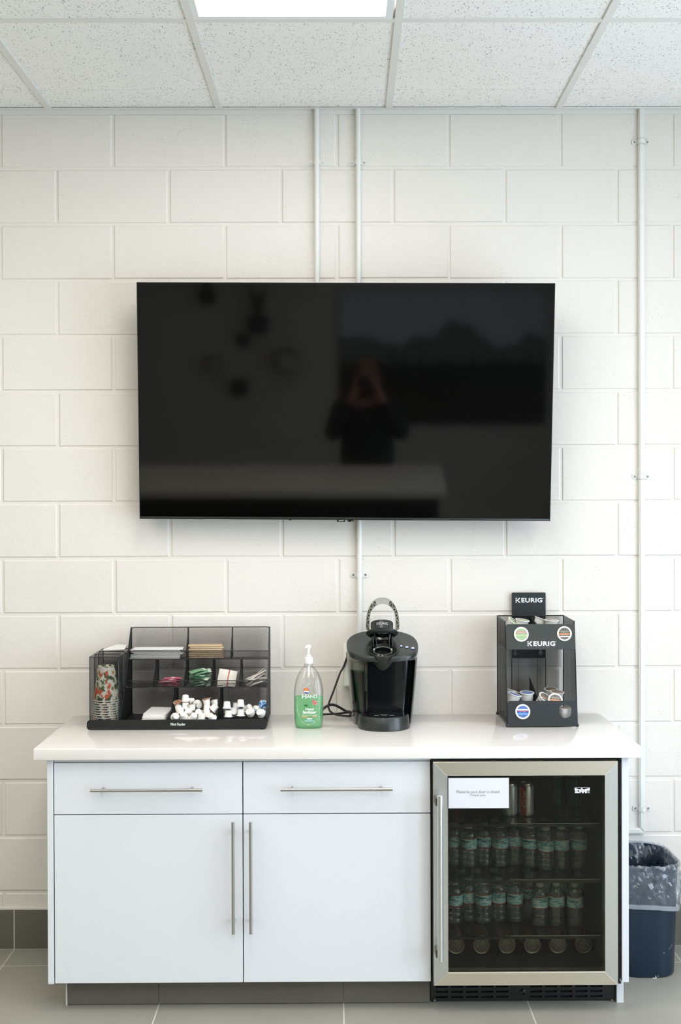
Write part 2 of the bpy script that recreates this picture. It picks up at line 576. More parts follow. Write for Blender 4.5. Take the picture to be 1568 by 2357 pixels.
# ---- tile baseboard along the block wall
bm = nb()
box(bm, RX0, RX1, -0.0075, 0.004, 0, 0.1425)
i = math.floor((RX0 - FX) / FT)
while FX + i * FT < RX1:
    x0, x1 = max(FX + i * FT + g, RX0), min(FX + (i + 1) * FT - g, RX1)
    if x1 - x0 > 0.01:
        k = len(bm.faces)
        box(bm, x0, x1, -0.0085, -0.002, 0.002, 0.1425)
        bm.faces.ensure_lookup_table()
        for f in bm.faces[k:]: f.material_index = 1
    i += 1
struct('baseboard_back', bm, [M['grout'], M['basetile']], smooth=0)
bm = nb(); box(bm, RX0, RX1, -0.010, 0.004, 0.1425, 0.152, 0.002)
struct('trim_1', bm, M['block'])

# ---- suspended ceiling: tiles, tees, wall angle
TX = -0.2427 - 0.7721; TP = 0.6096; TY1 = -0.2065; TSK = -0.0098
tx = lambda i, y: TX + i * TP + TSK * (-y)
bm = nb()
box(bm, RX0, RX1, RY0, 0.0, ZC + 0.03, ZC + 0.08)
nrows = [0.0, TY1] + [TY1 - TP * k for k in range(1, 13)]
lit = [(1, 2), (1, 5), (1, 8), (-2, 3), (-2, 7), (4, 3), (4, 7)]
def is_lit(i, r):
    return (i, r) in lit or (i, r - 1) in lit
for i in range(-4, 8):
    for r in range(len(nrows) - 1):
        if is_lit(i, r): continue
        y1, y0 = nrows[r], nrows[r + 1]
        y0 = max(y0, RY0)
        a0, a1, b0, b1 = tx(i, y0), tx(i + 1, y0), tx(i, y1), tx(i + 1, y1)
        if max(a1, b1) < RX0 + 0.02 or min(a0, b0) > RX1: continue
        cl = lambda x: min(max(x, RX0), RX1)
        e = 0.0012
        z = ZC + 0.004
        # scored board: shallow reveal between squares
        quad(bm, [(cl(a0), y0 + e, z), (cl(a1), y0 + e, z), (cl(b1), y1 - e, z), (cl(b0), y1 - e, z)])
        quad(bm, [(cl(a0), y0 + e, z), (cl(a1), y0 + e, z), (cl(a1), y0 - e, z + .006), (cl(a0), y0 - e, z + .006)])
struct('ceiling', bm, M['ctile'], smooth=0)
n = 2
for i in range(-3, 7):
    bm = nb()
    wv = 0.0118
    ya, yb = RY0, 0.0
    if tx(i, ya) - wv < RX0 or tx(i, yb) + wv > RX1: continue
    vs = [bm.verts.new((tx(i, y) + s * wv, y, z)) for z in (ZC - 0.001, ZC + 0.006) for y, s in ((ya, -1), (ya, 1), (yb, 1), (yb, -1))]
    for f in ((0, 1, 2, 3), (7, 6, 5, 4), (0, 4, 5, 1), (1, 5, 6, 2), (2, 6, 7, 3), (3, 7, 4, 0)):
        bm.faces.new([vs[q] for q in f])
    struct('trim_%d' % n, bm, M['tee'], smooth=0); n += 1
for k in range(1, 12, 2):
    y = TY1 - TP * k
    if y < RY0 + 0.05: break
    struct('trim_%d' % n, box(nb(), RX0, RX1, y - 0.0118, y + 0.0118, ZC - 0.0004, ZC + 0.006), M['tee'], smooth=0); n += 1
bm = nb()
box(bm, RX0, RX1, -0.022, 0.0, ZC - 0.0015, ZC + 0.002); box(bm, RX0, RX1, -0.002, 0.004, ZC - 0.017, ZC)
struct('trim_%d' % n, bm, M['tee'], smooth=0)

# ---- troffers (each 2 x 4 ft, lit)
for j, (i, r) in enumerate(lit):
    y1, y0 = nrows[r], nrows[min(r + 2, len(nrows) - 1)]
    xm = (tx(i, y1) + tx(i + 1, y0)) / 2; ym = (y0 + y1) / 2
    hw, hd = TP / 2 - 0.012, (y1 - y0) / 2 - 0.012
    lab = ['white framed flat ceiling light glowing above the television', 'glowing flat ceiling light in the middle of the room', 'glowing flat ceiling light near the far wall behind the camera',
           'glowing ceiling light on the left side nearer the block wall', 'glowing ceiling light on the left side farther back', 'glowing ceiling light on the window side nearer the block wall', 'glowing ceiling light on the window side farther back'][j]
    root = thing('ceiling_light', lab, 'light', (xm, ym, ZC), group='flat ceiling lights in the suspended ceiling')
    bm = nb()
    fr = 0.022
    for a in ((xm - hw, xm - hw + fr, ym - hd, ym + hd), (xm + hw - fr, xm + hw, ym - hd, ym + hd), (xm - hw + fr, xm + hw - fr, ym - hd, ym - hd + fr), (xm - hw + fr, xm + hw - fr, ym + hd - fr, ym + hd)):
        box(bm, *a, ZC - 0.0005, ZC + 0.012)
    obj('frame', bm, M['paint'], root, 0)
    obj('diffuser', box(nb(), xm - hw + fr, xm + hw - fr, ym - hd + fr, ym + hd - fr, ZC + 0.004, ZC + 0.008), M['lit'], root, 0)

# ================================================================== CONDUITS ON THE WALL
M['pipe'] = simple('painted_conduit', (228, 229, 224), 0.4)
M['screw'] = simple('steel_screw', (150, 152, 150), 0.35, 1.0)
def strap(cx, z, r, root):
    bm = nb()
    pts = []
    for s in range(9):
        a = PI * s / 8
        pts.append((cx + (r + 0.0012) * math.cos(a), -(0.0 + r + 0.001) * math.sin(a) - r * 0.9))
    out = [(cx + r + 0.022, -0.0005)] + [(cx + r + 0.003, -0.0005)] + pts + [(cx - r - 0.003, -0.0005), (cx - r - 0.022, -0.0005)]
    inn = [(x, y - 0.0016) if abs(x - cx) > r + 0.002 else (cx + (x - cx) * 1.12, y - 0.0014) for x, y in out]
    n_ = len(out)
    A = [[bm.verts.new((p[0], p[1], zz)) for p in out] for zz in (z - 0.008, z + 0.008)]
    B = [[bm.verts.new((p[0], p[1], zz)) for p in inn] for zz in (z - 0.008, z + 0.008)]
    for q in range(n_ - 1):
        for L in ((A[0][q], A[0][q + 1], A[1][q + 1], A[1][q]), (B[0][q], B[1][q], B[1][q + 1], B[0][q + 1]), (A[0][q], B[0][q], B[0][q + 1], A[0][q + 1]), (A[1][q], A[1][q + 1], B[1][q + 1], B[1][q])):
            bm.faces.new(L)
    for s in (-1, 1):
        cyl(bm, (cx + s * (r + 0.013), 0.0, z), (cx + s * (r + 0.013), -0.0032, z), 0.0095, seg=16)
    st = obj('strap', bm, M['pipe'], root)
    for s in (-1, 1):
        k = obj('screw', cyl(nb(), (cx + s * (r + 0.013), -0.002, z), (cx + s * (r + 0.013), -0.0062, z), 0.0042, 0.0034, seg=12), M['screw'], st)
        k['label'] = 'bare steel screw head'
def conduit(px_top, px_bot, py0, py1, straps, label):
    A = at(px_top, py0, -0.0105); B = at(px_bot, py1, -0.0105)
    A.z = min(A.z, ZC)
    x = (A.x + B.x) / 2
    root = thing('conduit', label, 'pipe', (x, 0, B.z), group='white painted conduits on the block wall')
    bm = nb(); cyl(bm, (x, -0.0105, B.z), (x, -0.0105, ZC + 0.02), 0.0092, seg=24)
    obj('pipe', bm, M['pipe'], root)
    for py in straps:
        strap(x, at(px_top, py, 0).z, 0.0092, root)
    return root
conduit(728.6, 730.5, 254, 700, [375], 'thin white conduit above the television, left of the pair')
mid_root = conduit(825.6, 827, 254, 1500, [375, 1323], 'white conduit running behind the television down to the coffee maker')
# raceway on the right with a mitred turn to the left
xr = (at(1478.3, 300, -0.008).x + at(1476.6, 1780, -0.008).x) / 2
zt = at(1470, 1912, -0.008).z
root = thing('raceway', 'long white raceway on the right, turning left above the trash can', 'pipe', (xr, 0, zt), group='white painted conduits on the block wall')
hw = 0.0105
bm = nb()
prism(bm, [(xr - hw, ZC + 0.02), (xr + hw, ZC + 0.02), (xr + hw, zt - hw), (xr - hw, zt + hw)], 'y', -0.016, 0.003)
bmesh.ops.bevel(bm, geom=[e for e in bm.edges if abs(e.verts[0].co.y + 0.016) < 1e-5 and abs(e.verts[1].co.y + 0.016) < 1e-5], offset=0.004, segments=3, affect='EDGES')
obj('channel', bm, M['pipe'], root, 40)
bm = nb()
prism(bm, [(xr - hw, zt + hw), (xr + hw, zt - hw), (xr - 0.45, zt - hw), (xr - 0.45, zt + hw)], 'y', -0.016, 0.003)
bmesh.ops.bevel(bm, geom=[e for e in bm.edges if abs(e.verts[0].co.y + 0.016) < 1e-5 and abs(e.verts[1].co.y + 0.016) < 1e-5], offset=0.004, segments=3, affect='EDGES')
obj('channel', bm, M['pipe'], root, 40)
for py in (328, 1097, 1860):
    strap(xr, at(1478, py, 0).z, 0.0105, root)
# outlet box half hidden by the coffee maker
a = at(790, 1484, -0.045); b = at(855, 1580, -0.045)
root = thing('outlet_box', 'white outlet box on the wall behind the coffee maker', 'outlet', ((a.x + b.x) / 2, 0, b.z))
obj('housing', box(nb(), a.x, b.x, -0.045, 0.0, b.z, a.z - 0.0, 0.002), M['pipe'], root)
obj('cover_plate', box(nb(), a.x + 0.004, b.x - 0.004, -0.049, -0.045, b.z + 0.004, a.z - 0.004, 0.0015), M['white_pl'], root)

# ================================================================== TELEVISION
TVW, TVH = 1.4465, 0.8245
PSI, TLT = math.radians(1.3), math.radians(5.55)
c = at(794.0, 926.5, -0.1405)
tv = thing('television', 'large black wall-mounted flat television, screen off and tilted down', 'television', tuple(c), (TLT, math.radians(0.48), -PSI), local=True)
tt = NT('switched_off_screen')
M['screen'] = tt.done(tt.bsdf(lin((4, 4, 4)), 0.05, 0, None, 0.55))
M['bezel'] = simple('television_bezel', (14, 15, 15), 0.3)
hw, hh = TVW / 2, TVH / 2
obj('screen', box(nb(), -hw + 0.0025, hw - 0.0025, -0.0004, 0.004, -hh + 0.010, hh - 0.0025), M['screen'], tv, 0)
bm = nb()
for a in ((-hw, -hw + 0.0025, -hh, hh), (hw - 0.0025, hw, -hh, hh), (-hw + 0.0025, hw - 0.0025, hh - 0.0025, hh), ):
    box(bm, a[0], a[1], -0.0016, 0.03, a[2], a[3])
obj('bezel', bm, M['bezel'], tv, 0)
bm = nb(); box(bm, -hw + 0.0025, hw - 0.0025, -0.0025, 0.03, -hh, -hh + 0.0085, 0.001)
k = obj('lower_bezel', bm, simple('grey_lower_bezel', (58, 62, 60), 0.3, 0.6), tv); k['label'] = 'dark grey lower bezel'
bm = nb(); box(bm, -hw + 0.003, hw - 0.003, 0.004, 0.028, -hh + 0.001, hh - 0.001); box(bm, -0.45, 0.45, 0.028, 0.05, -0.30, 0.12, 0.01)
obj('rear_housing', bm, M['black_soft'], tv)
bm = nb(); box(bm, -0.25, 0.25, 0.05, 0.06, -0.18, 0.18)
for s in (-1, 1): box(bm, s * 0.2 - 0.02, s * 0.2 + 0.02, 0.05, 0.075, -0.22, 0.22)
box(bm, -0.26, 0.26, 0.07, 0.132, 0.02, 0.10)
obj('wall_bracket', bm, M['black'], tv)
bm = nb(); box(bm, -0.026, 0.002, -0.004, 0.02, -hh - 0.0065, -hh + 0.002, 0.001)
badge = obj('badge', bm, M['bezel'], tv)
obj('badge_lettering', shift(text_bm('SAMSUNG', 0.0165, 0.0034, 0.012), (-0.0115, -0.0045, -hh - 0.0022)), M['white_em'], badge, 0)
bm = nb(); lathe(bm, [(0.011, 0), (0.011, 0.004), (0.008, 0.006)], (0.022, 0.008, -hh - 0.006), 20)
obj('infrared_sensor', bm, M['black_gloss'], tv)
bm = nb(); box(bm, -0.197, -0.187, 0.012, 0.022, -hh - 0.004, -hh + 0.001, 0.001)
obj('foot_cap', bm, M['black_soft'], tv)

# ================================================================== CABINET, WORKTOP
CT = 0.8406
YF = -0.575
xL0, xL1, xM, xF0 = -0.9005, -0.8805, -0.287, 0.3045
zB, zT, zRow = 0.0975, 0.8035, 0.6280
def bar_handle(name, p0, p1, r, stand, parent, inset, m):
    p0, p1 = Vector(p0), Vector(p1)
    d = (p1 - p0).normalized()
    h = obj(name, cyl(nb(), p0, p1, r, seg=20), m, parent)
    for s, q in ((1, p0), (-1, p1)):
        b = q + d * inset * s
        obj('post', cyl(nb(), b, b + Vector((0, stand, 0)), r * 0.75, seg=14), M['nickel'], h)
    return h
def cabinet(x0, x1, label, door_handle_x, drawer_px, left_panel):
    root = thing('base_cabinet', label, 'cabinet', ((x0 + x1) / 2, -0.3, 0), group='white base cabinets under the worktop')
    bm = nb()
    box(bm, x0 + 0.002, x1 - 0.002, YF + 0.020, -0.012, zB + 0.004, CT - 0.037)
    box(bm, x0 + 0.0005, x1 - 0.0005, YF + 0.004, YF + 0.021, zT - 0.0105, CT - 0.037)
    obj('body', bm, M['laminate'], root, 0)
    g = 0.0016
    dr = obj('drawer', box(nb(), x0 + g, x1 - g, YF, YF + 0.019, zRow + g, zT - 0.012, 0.0008, 1), M['laminate'], root, 0)
    a = at(drawer_px[0], drawer_px[2], YF - 0.032); b = at(drawer_px[1], drawer_px[2], YF - 0.032)
    b.z = a.z = (a.z + b.z) / 2
    bar_handle('handle', a, b, 0.0052, 0.032, dr, 0.035, M['nickel_x'])
    do = obj('door', box(nb(), x0 + g, x1 - g, YF, YF + 0.019, zB, zRow - g, 0.0008, 1), M['laminate'], root, 0)
    a = at(door_handle_x, 1893, YF - 0.032); b = at(door_handle_x, 2150, YF - 0.032)
    b.x = a.x = (a.x + b.x) / 2
    bar_handle('handle', b, a, 0.0052, 0.032, do, 0.035, M['nickel'])
    if left_panel:
        obj('end_panel', box(nb(), xL0, x0 - 0.0015, YF - 0.003, -0.012, zB - 0.0015, CT - 0.037, 0.0008, 1), M['laminate'], root, 0)
        # scribe strip beside the panel's front edge
    # tiled plinth under the unit
    kx0 = x0 + 0.02 if left_panel else x0
    bm = nb()
    box(bm, kx0, x1, -0.4985, -0.012, 0.0005, zB - 0.001)
    js = [kx0 - 0.0] + [FX + i * FT for i in range(0, 5) if kx0 + 0.01 < FX + i * FT < x1 - 0.005] + [x1 + g]
    for a_, b_ in zip(js[:-1], js[1:]):
        k = len(bm.faces)
        box(bm, a_ + (g if a_ != kx0 else (0.006 if left_panel else 0.0)), b_ - g, -0.506, -0.498, 0.0035, zB - 0.0025)
        bm.faces.ensure_lookup_table()
        for f in bm.faces[k:]: f.material_index = 1
    if left_panel:
        box(bm, kx0, kx0 + 0.005, -0.5075, -0.49, 0.0005, zB - 0.0015)
    obj('tiled_plinth', bm, [M['grout'], M['basetile']], root, 0)
    return root
cabinet(xL1, xM, 'left white base cabinet with one drawer and one door', 536.8, (208, 466, 1819.5), True)
cabinet(xM, xF0, 'white base cabinet next to the beverage fridge, one drawer and door', 577.2, (646, 904, 1817.5), False)
# panel on the right of the fridge with a narrower foot
bm = nb()
box(bm, 0.9045, 0.9265, YF - 0.004, -0.012, 0.0925, CT - 0.037, 0.0008, 1)
box(bm, 0.9045, 0.9265, -0.508, -0.012, 0.0, 0.0925)
o = obj('end_panel', bm, M['laminate'], origin=(0.9155, -0.3, 0), smooth=0)
tag(o, 'tall white side panel standing between the fridge and the trash can', 'panel')

bm = nb(); box(bm, -0.9385, 0.9615, -0.6000, -0.002, CT - 0.0365, CT, 0.0025, 3)
o = obj('worktop', bm, M['quartz'], origin=(0.0115, -0.3, CT - 0.0365))
tag(o, 'long glossy white stone worktop over the cabinets and fridge', 'worktop')

# ================================================================== BEVERAGE FRIDGE
fx0, fx1 = 0.3075, 0.8985
fr = thing('beverage_fridge', 'stainless glass-door beverage fridge under the right end of the worktop', 'fridge', ((fx0 + fx1) / 2, -0.3, 0))
YD = -0.600                       # door front
YI = -0.560                       # door back / cavity mouth
zf0, zf1 = 0.1015, 0.7985          # door bottom / top
ix0, ix1, iz0, iz1 = fx0 + 0.035, fx1 - 0.045, 0.122, 0.770
bm = nb()
yb = -0.03
box(bm, fx0, ix0, YI + 0.004, yb, 0.092, CT - 0.041); box(bm, ix1, fx1, YI + 0.004, yb, 0.092, CT - 0.041)
box(bm, ix0, ix1, YI + 0.004, yb, iz1, CT - 0.041); box(bm, ix0, ix1, YI + 0.004, yb, 0.092, iz0)
box(bm, ix0, ix1, yb - 0.04, yb, iz0, iz1)
box(bm, fx0 + 0.004, fx1 - 0.004, -0.44, yb, 0.012, 0.092)
obj('body', bm, M['dark'], fr, 0)
bm = nb(); box(bm, fx0 - 0.0015, fx1 + 0.003, YI - 0.002, YI + 0.03, zf1 - 0.001, CT - 0.0385); 
box(bm, fx0 - 0.0015, fx0 + 0.0025, YI - 0.02, YI + 0.03, 0.0985, zf1); box(bm, fx1 - 0.001, fx1 + 0.003, YI - 0.008, YI + 0.03, 0.0985, zf1)
box(bm, fx0, fx1 - 0.0, YD + 0.006, YI + 0.02, 0.0945, 0.0995)
obj('door_gasket', bm, M['black'], fr, 0)
door = None
A0 = at(997.5, 1754, YD); A1 = at(1423.5, 2267, YD)
B0 = at(1030, 1786.5, YD); B1 = at(1393.5, 2237, YD)
dx0, dx1, dz0, dz1 = A0.x, A1.x, A1.z, A0.z
gx0, gx1, gz0, gz1 = B0.x, B1.x, B1.z, B0.z
def trap(bm, P, y0, y1):
    prism(bm, P, 'y', y0, y1)
bm = nb(); be = 0.0012
for P, mi in (([(dx0, dz1), (dx1, dz1), (gx1, gz1), (gx0, gz1)], 0), ([(dx0, dz0), (gx0, gz0), (gx1, gz0), (dx1, dz0)], 0), ([(dx0, dz0), (dx0, dz1), (gx0, gz1), (gx0, gz0)], 1), ([(dx1, dz0), (gx1, gz0), (gx1, gz1), (dx1, dz1)], 1)):
    k = len(bm.faces)
    cx = sum(p[0] for p in P) / 4; cz = sum(p[1] for p in P) / 4
    trap(bm, P, YD, YI)
    bm.faces.ensure_lookup_table()
    for f in bm.faces[k:]: f.material_index = mi
es = [e for e in bm.edges if all(abs(v.co.y - YD) < 1e-6 for v in e.verts)]
bmesh.ops.bevel(bm, geom=es, offset=0.0009, segments=1, affect='EDGES')
door = obj('door', bm, [M['steel_h'], M['steel_v']], fr, 0)
door['label'] = 'brushed stainless steel door frame'
bm = nb(); e = 0.0022
for a in ((gx0, gx1, gz0 - 0.0, gz0 + e), (gx0, gx0 + e * 0.8, gz0, gz1)):
    box(bm, a[0], a[1], YD + 0.0006, YD + 0.01, a[2], a[3])
obj('bright_trim', bm, simple('bright_steel', (214, 214, 210), 0.25, 1.0), door, 0)
M['tint'] = clear('tinted_glass', tint=(0.77, 0.77, 0.73), gloss=0.5, rough=0.015)
obj('glass_pane', box(nb(), gx0 - 0.003, gx1 + 0.003, YD + 0.008, YD + 0.012, gz0 - 0.003, gz1 + 0.003), M['tint'], door, 0)
ha, hb = at(1013.2, 1832, YD - 0.045), at(1013.8, 2212, YD - 0.045)
hb.x = ha.x = (ha.x + hb.x) / 2
h = obj('handle', cyl(nb(), hb, ha, 0.0088, seg=28), M['steel_v'], door)
M['bracket'] = simple('grey_bracket', (112, 114, 108), 0.35, 0.9)
for q in (ha.z - 0.020, hb.z + 0.020):
    obj('bracket', box(nb(), ha.x - 0.014, ha.x + 0.004, YD - 0.042, YD + 0.001, q - 0.013, q + 0.013, 0.003), M['bracket'], h)
# shop mark on the glass: white letters on a small black and white framed badge
c = at(1340.5, 1819.5, YD + 0.006)
bm = nb()
for a in ((-0.0238, 0.0238, 0.0086, 0.0094), (0.0230, 0.0238, -0.0094, 0.0094)):
    box(bm, c.x + a[0], c.x + a[1], YD + 0.0064, YD + 0.0074, c.z + a[2], c.z + a[3])
merge(bm, shift(text_bm('SUMMIT', 0.0455, 0.0112, 0.045), (c.x, YD + 0.0066, c.z - 0.003)))
prism(bm, [(c.x - 0.0235, c.z + 0.002), (c.x - 0.0235, c.z + 0.0075), (c.x - 0.006, c.z + 0.003), (c.x - 0.001, c.z + 0.008), (c.x + 0.004, c.z + 0.003), (c.x + 0.0235, c.z + 0.0075), (c.x + 0.0235, c.z + 0.002)], 'y', YD + 0.0065, YD + 0.0073)
obj('badge_lettering', bm, M['white_em'], door, 0)
# kick grille
g0, g1 = fx0 + 0.0005, 0.9005
gy = -0.497
slots = []
bm = nb()
box(bm, g0, g1, gy + 0.010, gy + 0.03, 0.004, 0.094)
cols = [0.325 + 0.0 + k * 0.0485 for k in range(5)] + [0.628 + k * 0.0485 for k in range(5)]
rows = [0.0135, 0.0300, 0.0465, 0.0630]
sw, sh = 0.0385, 0.0068
zs = [0.004] + [q for r in rows for q in (r, r + sh)] + [0.094]
xs = [g0] + [q for r in cols for q in (r, r + sw)] + [g1]
for a in range(len(zs) - 1):
    if a % 2 == 0:
        box(bm, g0, g1, gy, gy + 0.009, zs[a], zs[a + 1])
    else:
        for b in range(0, len(xs) - 1, 2):
            box(bm, xs[b], xs[b + 1], gy, gy + 0.009, zs[a], zs[a + 1])
gr = obj('kick_grille', bm, M['black'], fr, 0)
c = at(1204, 2283, gy)
obj('lock', lathe(nb(), [(0.009, 0), (0.009, 0.005), (0.006, 0.006), (0.0055, 0.002), (0.0001, 0.002)], (c.x, gy + 0.001, c.z), 24, mat=Matrix.Rotation(PI / 2, 4, 'X')), M['black_gloss'], gr)
for px in (1000.5, 1408.5):
    c = at(px, 2303, gy); obj('screw', lathe(nb(), [(0.0045, 0), (0.0040, 0.002), (0.0001, 0.003)], (c.x, gy, c.z), 16, mat=Matrix.Rotation(PI / 2, 4, 'X')), M['screw'], gr)
bm = nb()
for q in (0.083, 0.072, 0.062): box(bm, 0.3255, 0.3315, gy - 0.001, gy + 0.004, q - 0.003, q)
# glass shelves with a bright front edge
SH = [0.580, 0.4010, 0.2210]
M['shelf'] = clear('shelf_glass', tint=(0.80, 0.82, 0.78), gloss=0.8, rough=0.03)
M['edge'] = simple('steel_shelf_trim', (150, 148, 132), 0.3, 0.9)
for z in SH:
    s = obj('shelf', box(nb(), ix0 + 0.003, ix1 - 0.003, -0.515, -0.08, z - 0.004, z), M['shelf'], fr, 0)
    bm = nb(); box(bm, ix0 + 0.22, ix1 - 0.004, -0.5185, -0.5155, z - 0.003, z - 0.0005)
    obj('edge_trim', bm, M['edge'], s, 0)
    bm = nb(); box(bm, ix0 + 0.001, ix1 - 0.001, -0.518, -0.5125, z - 0.012, z - 0.0045)
    obj('front_rail', bm, M['black'], s, 0)
# paper notice taped on the glass
a = at(1031, 1789.5, YD - 0.001); b = at(1173, 1861.5, YD - 0.001)
root = thing('paper_notice', 'white paper notice about the door taped to the fridge glass', 'sign', (a.x, YD, b.z))
cx, cz = (a.x + b.x) / 2, (a.z + b.z) / 2
obj('border', box(nb(), a.x, b.x, YD - 0.0005, YD + 0.0075, b.z, a.z, 0), M['black'], root, 0)
obj('paper', box(nb(), a.x + 0.002, b.x - 0.0015, YD - 0.0012, YD - 0.0003, b.z + 0.0022, a.z - 0.002), simple('notice_paper', (222, 224, 230), 0.6), root, 0)
M['ink'] = simple('grey_ink', (96, 98, 104), 0.7)
bm = shift(text_bm('Please be sure door is closed.', 0.1370, 0.0092, -0.012), (cx - 0.001, YD - 0.0014, cz + 0.0046))
merge(bm, shift(text_bm('-Thank you', 0.0520, 0.0090, -0.012), (cx - 0.005, YD - 0.0014, cz - 0.0072)))
obj('lettering', bm, M['ink'], root, 0)

# ---- small water bottles
M['pet'] = clear('clear_bottle_plastic', tint=(0.80, 0.83, 0.81), gloss=2.2, rough=0.10, haze=0.07, haze_rgb=(0.75, 0.78, 0.74))
M['cap'] = clear('frosted_cap', tint=(0.5, 0.5, 0.5), gloss=1.0, rough=0.2, haze=0.75, haze_rgb=(0.62, 0.64, 0.60))
def mk_label(shift_, with_text):
    t = NT('bottle_label')
    c = t.xyz(t.coord())
    z = c[2]
    band = t.math('GREATER_THAN', t.math('ABSOLUTE', t.math('SUBTRACT', z, 0.0785)), 0.0165)
    v = t.comb(c[0], c[2], shift_)
    n1 = t.noise(t.mapping(v, (60, 160, 1)), 1.0, 3, 0.7)
    col = t.ramp(n1, [(0.34, lin((20, 84, 92))), (0.46, lin((112, 176, 180))), (0.58, lin((190, 208, 200))), (0.72, lin((128, 168, 148)))])
    col = t.mix(band, col, lin((150, 52, 34)))
    return t.done(t.bsdf(col, 0.4))
M['blabel'] = mk_label(0.3, True)
M['blabel2'] = mk_label(2.7, True)
M['print'] = simple('dark_teal_print', (16, 66, 84), 0.5)
def make_bottle(lm, word):
    root = thing('water_bottle', 'x', 'bottle', local=True)
    pr = [(0.0200, 0.0), (0.0245, 0.002), (0.0262, 0.007), (0.0262, 0.018), (0.0250, 0.020), (0.0262, 0.022), (0.0262, 0.036), (0.0250, 0.038), (0.0262, 0.040), (0.0262, 0.054), (0.0252, 0.056), (0.0266, 0.060),
          (0.0266, 0.098), (0.0268, 0.101), (0.0262, 0.108), (0.0225, 0.1175), (0.0160, 0.1235), (0.0125, 0.127), (0.0125, 0.129)]
    obj('bottle_body', lathe(nb(), pr, seg=28), M['pet'], root)
    lb = lathe(nb(), [(0.02675, 0.0595), (0.02675, 0.0975)], seg=28, cap=False)
    L = obj('label_band', lb, lm, root)
    L['label'] = 'teal printed paper band with red edges'
    if word:
        bm = text_bm(word, 0.036, 0.0075, 0.03)
        for v in bm.verts:
            a = v.co.x / 0.0269
            v.co = Vector((0.0270 * math.sin(a), -0.0270 * math.cos(a), v.co.z + 0.083))
        obj('lettering', bm, M['print'], L, 0)
    obj('cap', lathe(nb(), [(0.0138, 0.1275), (0.0138, 0.137), (0.0125, 0.1385)], seg=24), M['cap'], root)
    return root
bprotos = [make_bottle(M['blabel'], 'CRYSTAL GEYSER'), make_bottle(M['blabel2'], None), make_bottle(M['blabel2'], 'CRYSTAL')]
def set_bottle(k, x, y, z, rz, label, group):
    p = bprotos[k]
    return put(p, USED, (x, y, z), (0, 0, rz), label, group)
up = [(1044.4, 1926), (1077.4, 1926), (1114, 1926), (1150.3, 1926), (1185.6, 1926), (1220.7, 1930.5), (1256.4, 1935.5), (1294, 1935.5), (1333.7, 1932)]
lo = [(1046.5, 2061), (1079, 2059), (1111, 2055), (1147, 2055), (1184, 2055), (1217, 2055), (1243, 2066), (1281, 2064), (1324, 2066)]
for row, zsh, nm in ((up, SH[1], 'upper'), (lo, SH[2], 'lower')):
    fronty = []
    for i, (px, py) in enumerate(row):
        p = onz(px, py, zsh + 0.0975)
        y = min(p.y + 0.0266, -0.30)
        if i and nm == 'lower' and i == 5: y += 0.045
        x = at(px, py, y).x
        fronty.append((x, y))
    # keep neighbours from cutting into each other
    for i in range(1, len(fronty)):
        (xa, ya), (xb, yb_) = fronty[i - 1], fronty[i]
        dd = math.hypot(xb - xa, yb_ - ya)
        if dd < 0.0545:
            fronty[i] = (xb, ya + math.copysign(math.sqrt(max(0.0, 0.0547 ** 2 - (xb - xa) ** 2)), yb_ - ya if abs(yb_ - ya) > 1e-4 else 1))
    for i, (x, y) in enumerate(fronty):
        rz = random.uniform(-0.9, 0.9)
        if i == 0 and x - 0.027 < ix0 + 0.002: x = ix0 + 0.030
        set_bottle(i % 3 if i % 3 != 2 else 2, x, y, zsh, rz, '%s small water bottle from the left, front row of the %s bottle shelf' % (ORD[i], nm), 'water bottles in the front row of the %s shelf' % nm)
    for i in range(9):
        x = ix0 + 0.031 + i * 0.0560
        y = max(f[1] for f in fronty) + 0.060
        if x + 0.028 > ix1: break
        set_bottle(1, x, y, zsh, random.uniform(-3, 3), '%s small water bottle from the left, back row of the %s bottle shelf' % (ORD[i], nm), 'water bottles in the back row of the %s shelf' % nm)

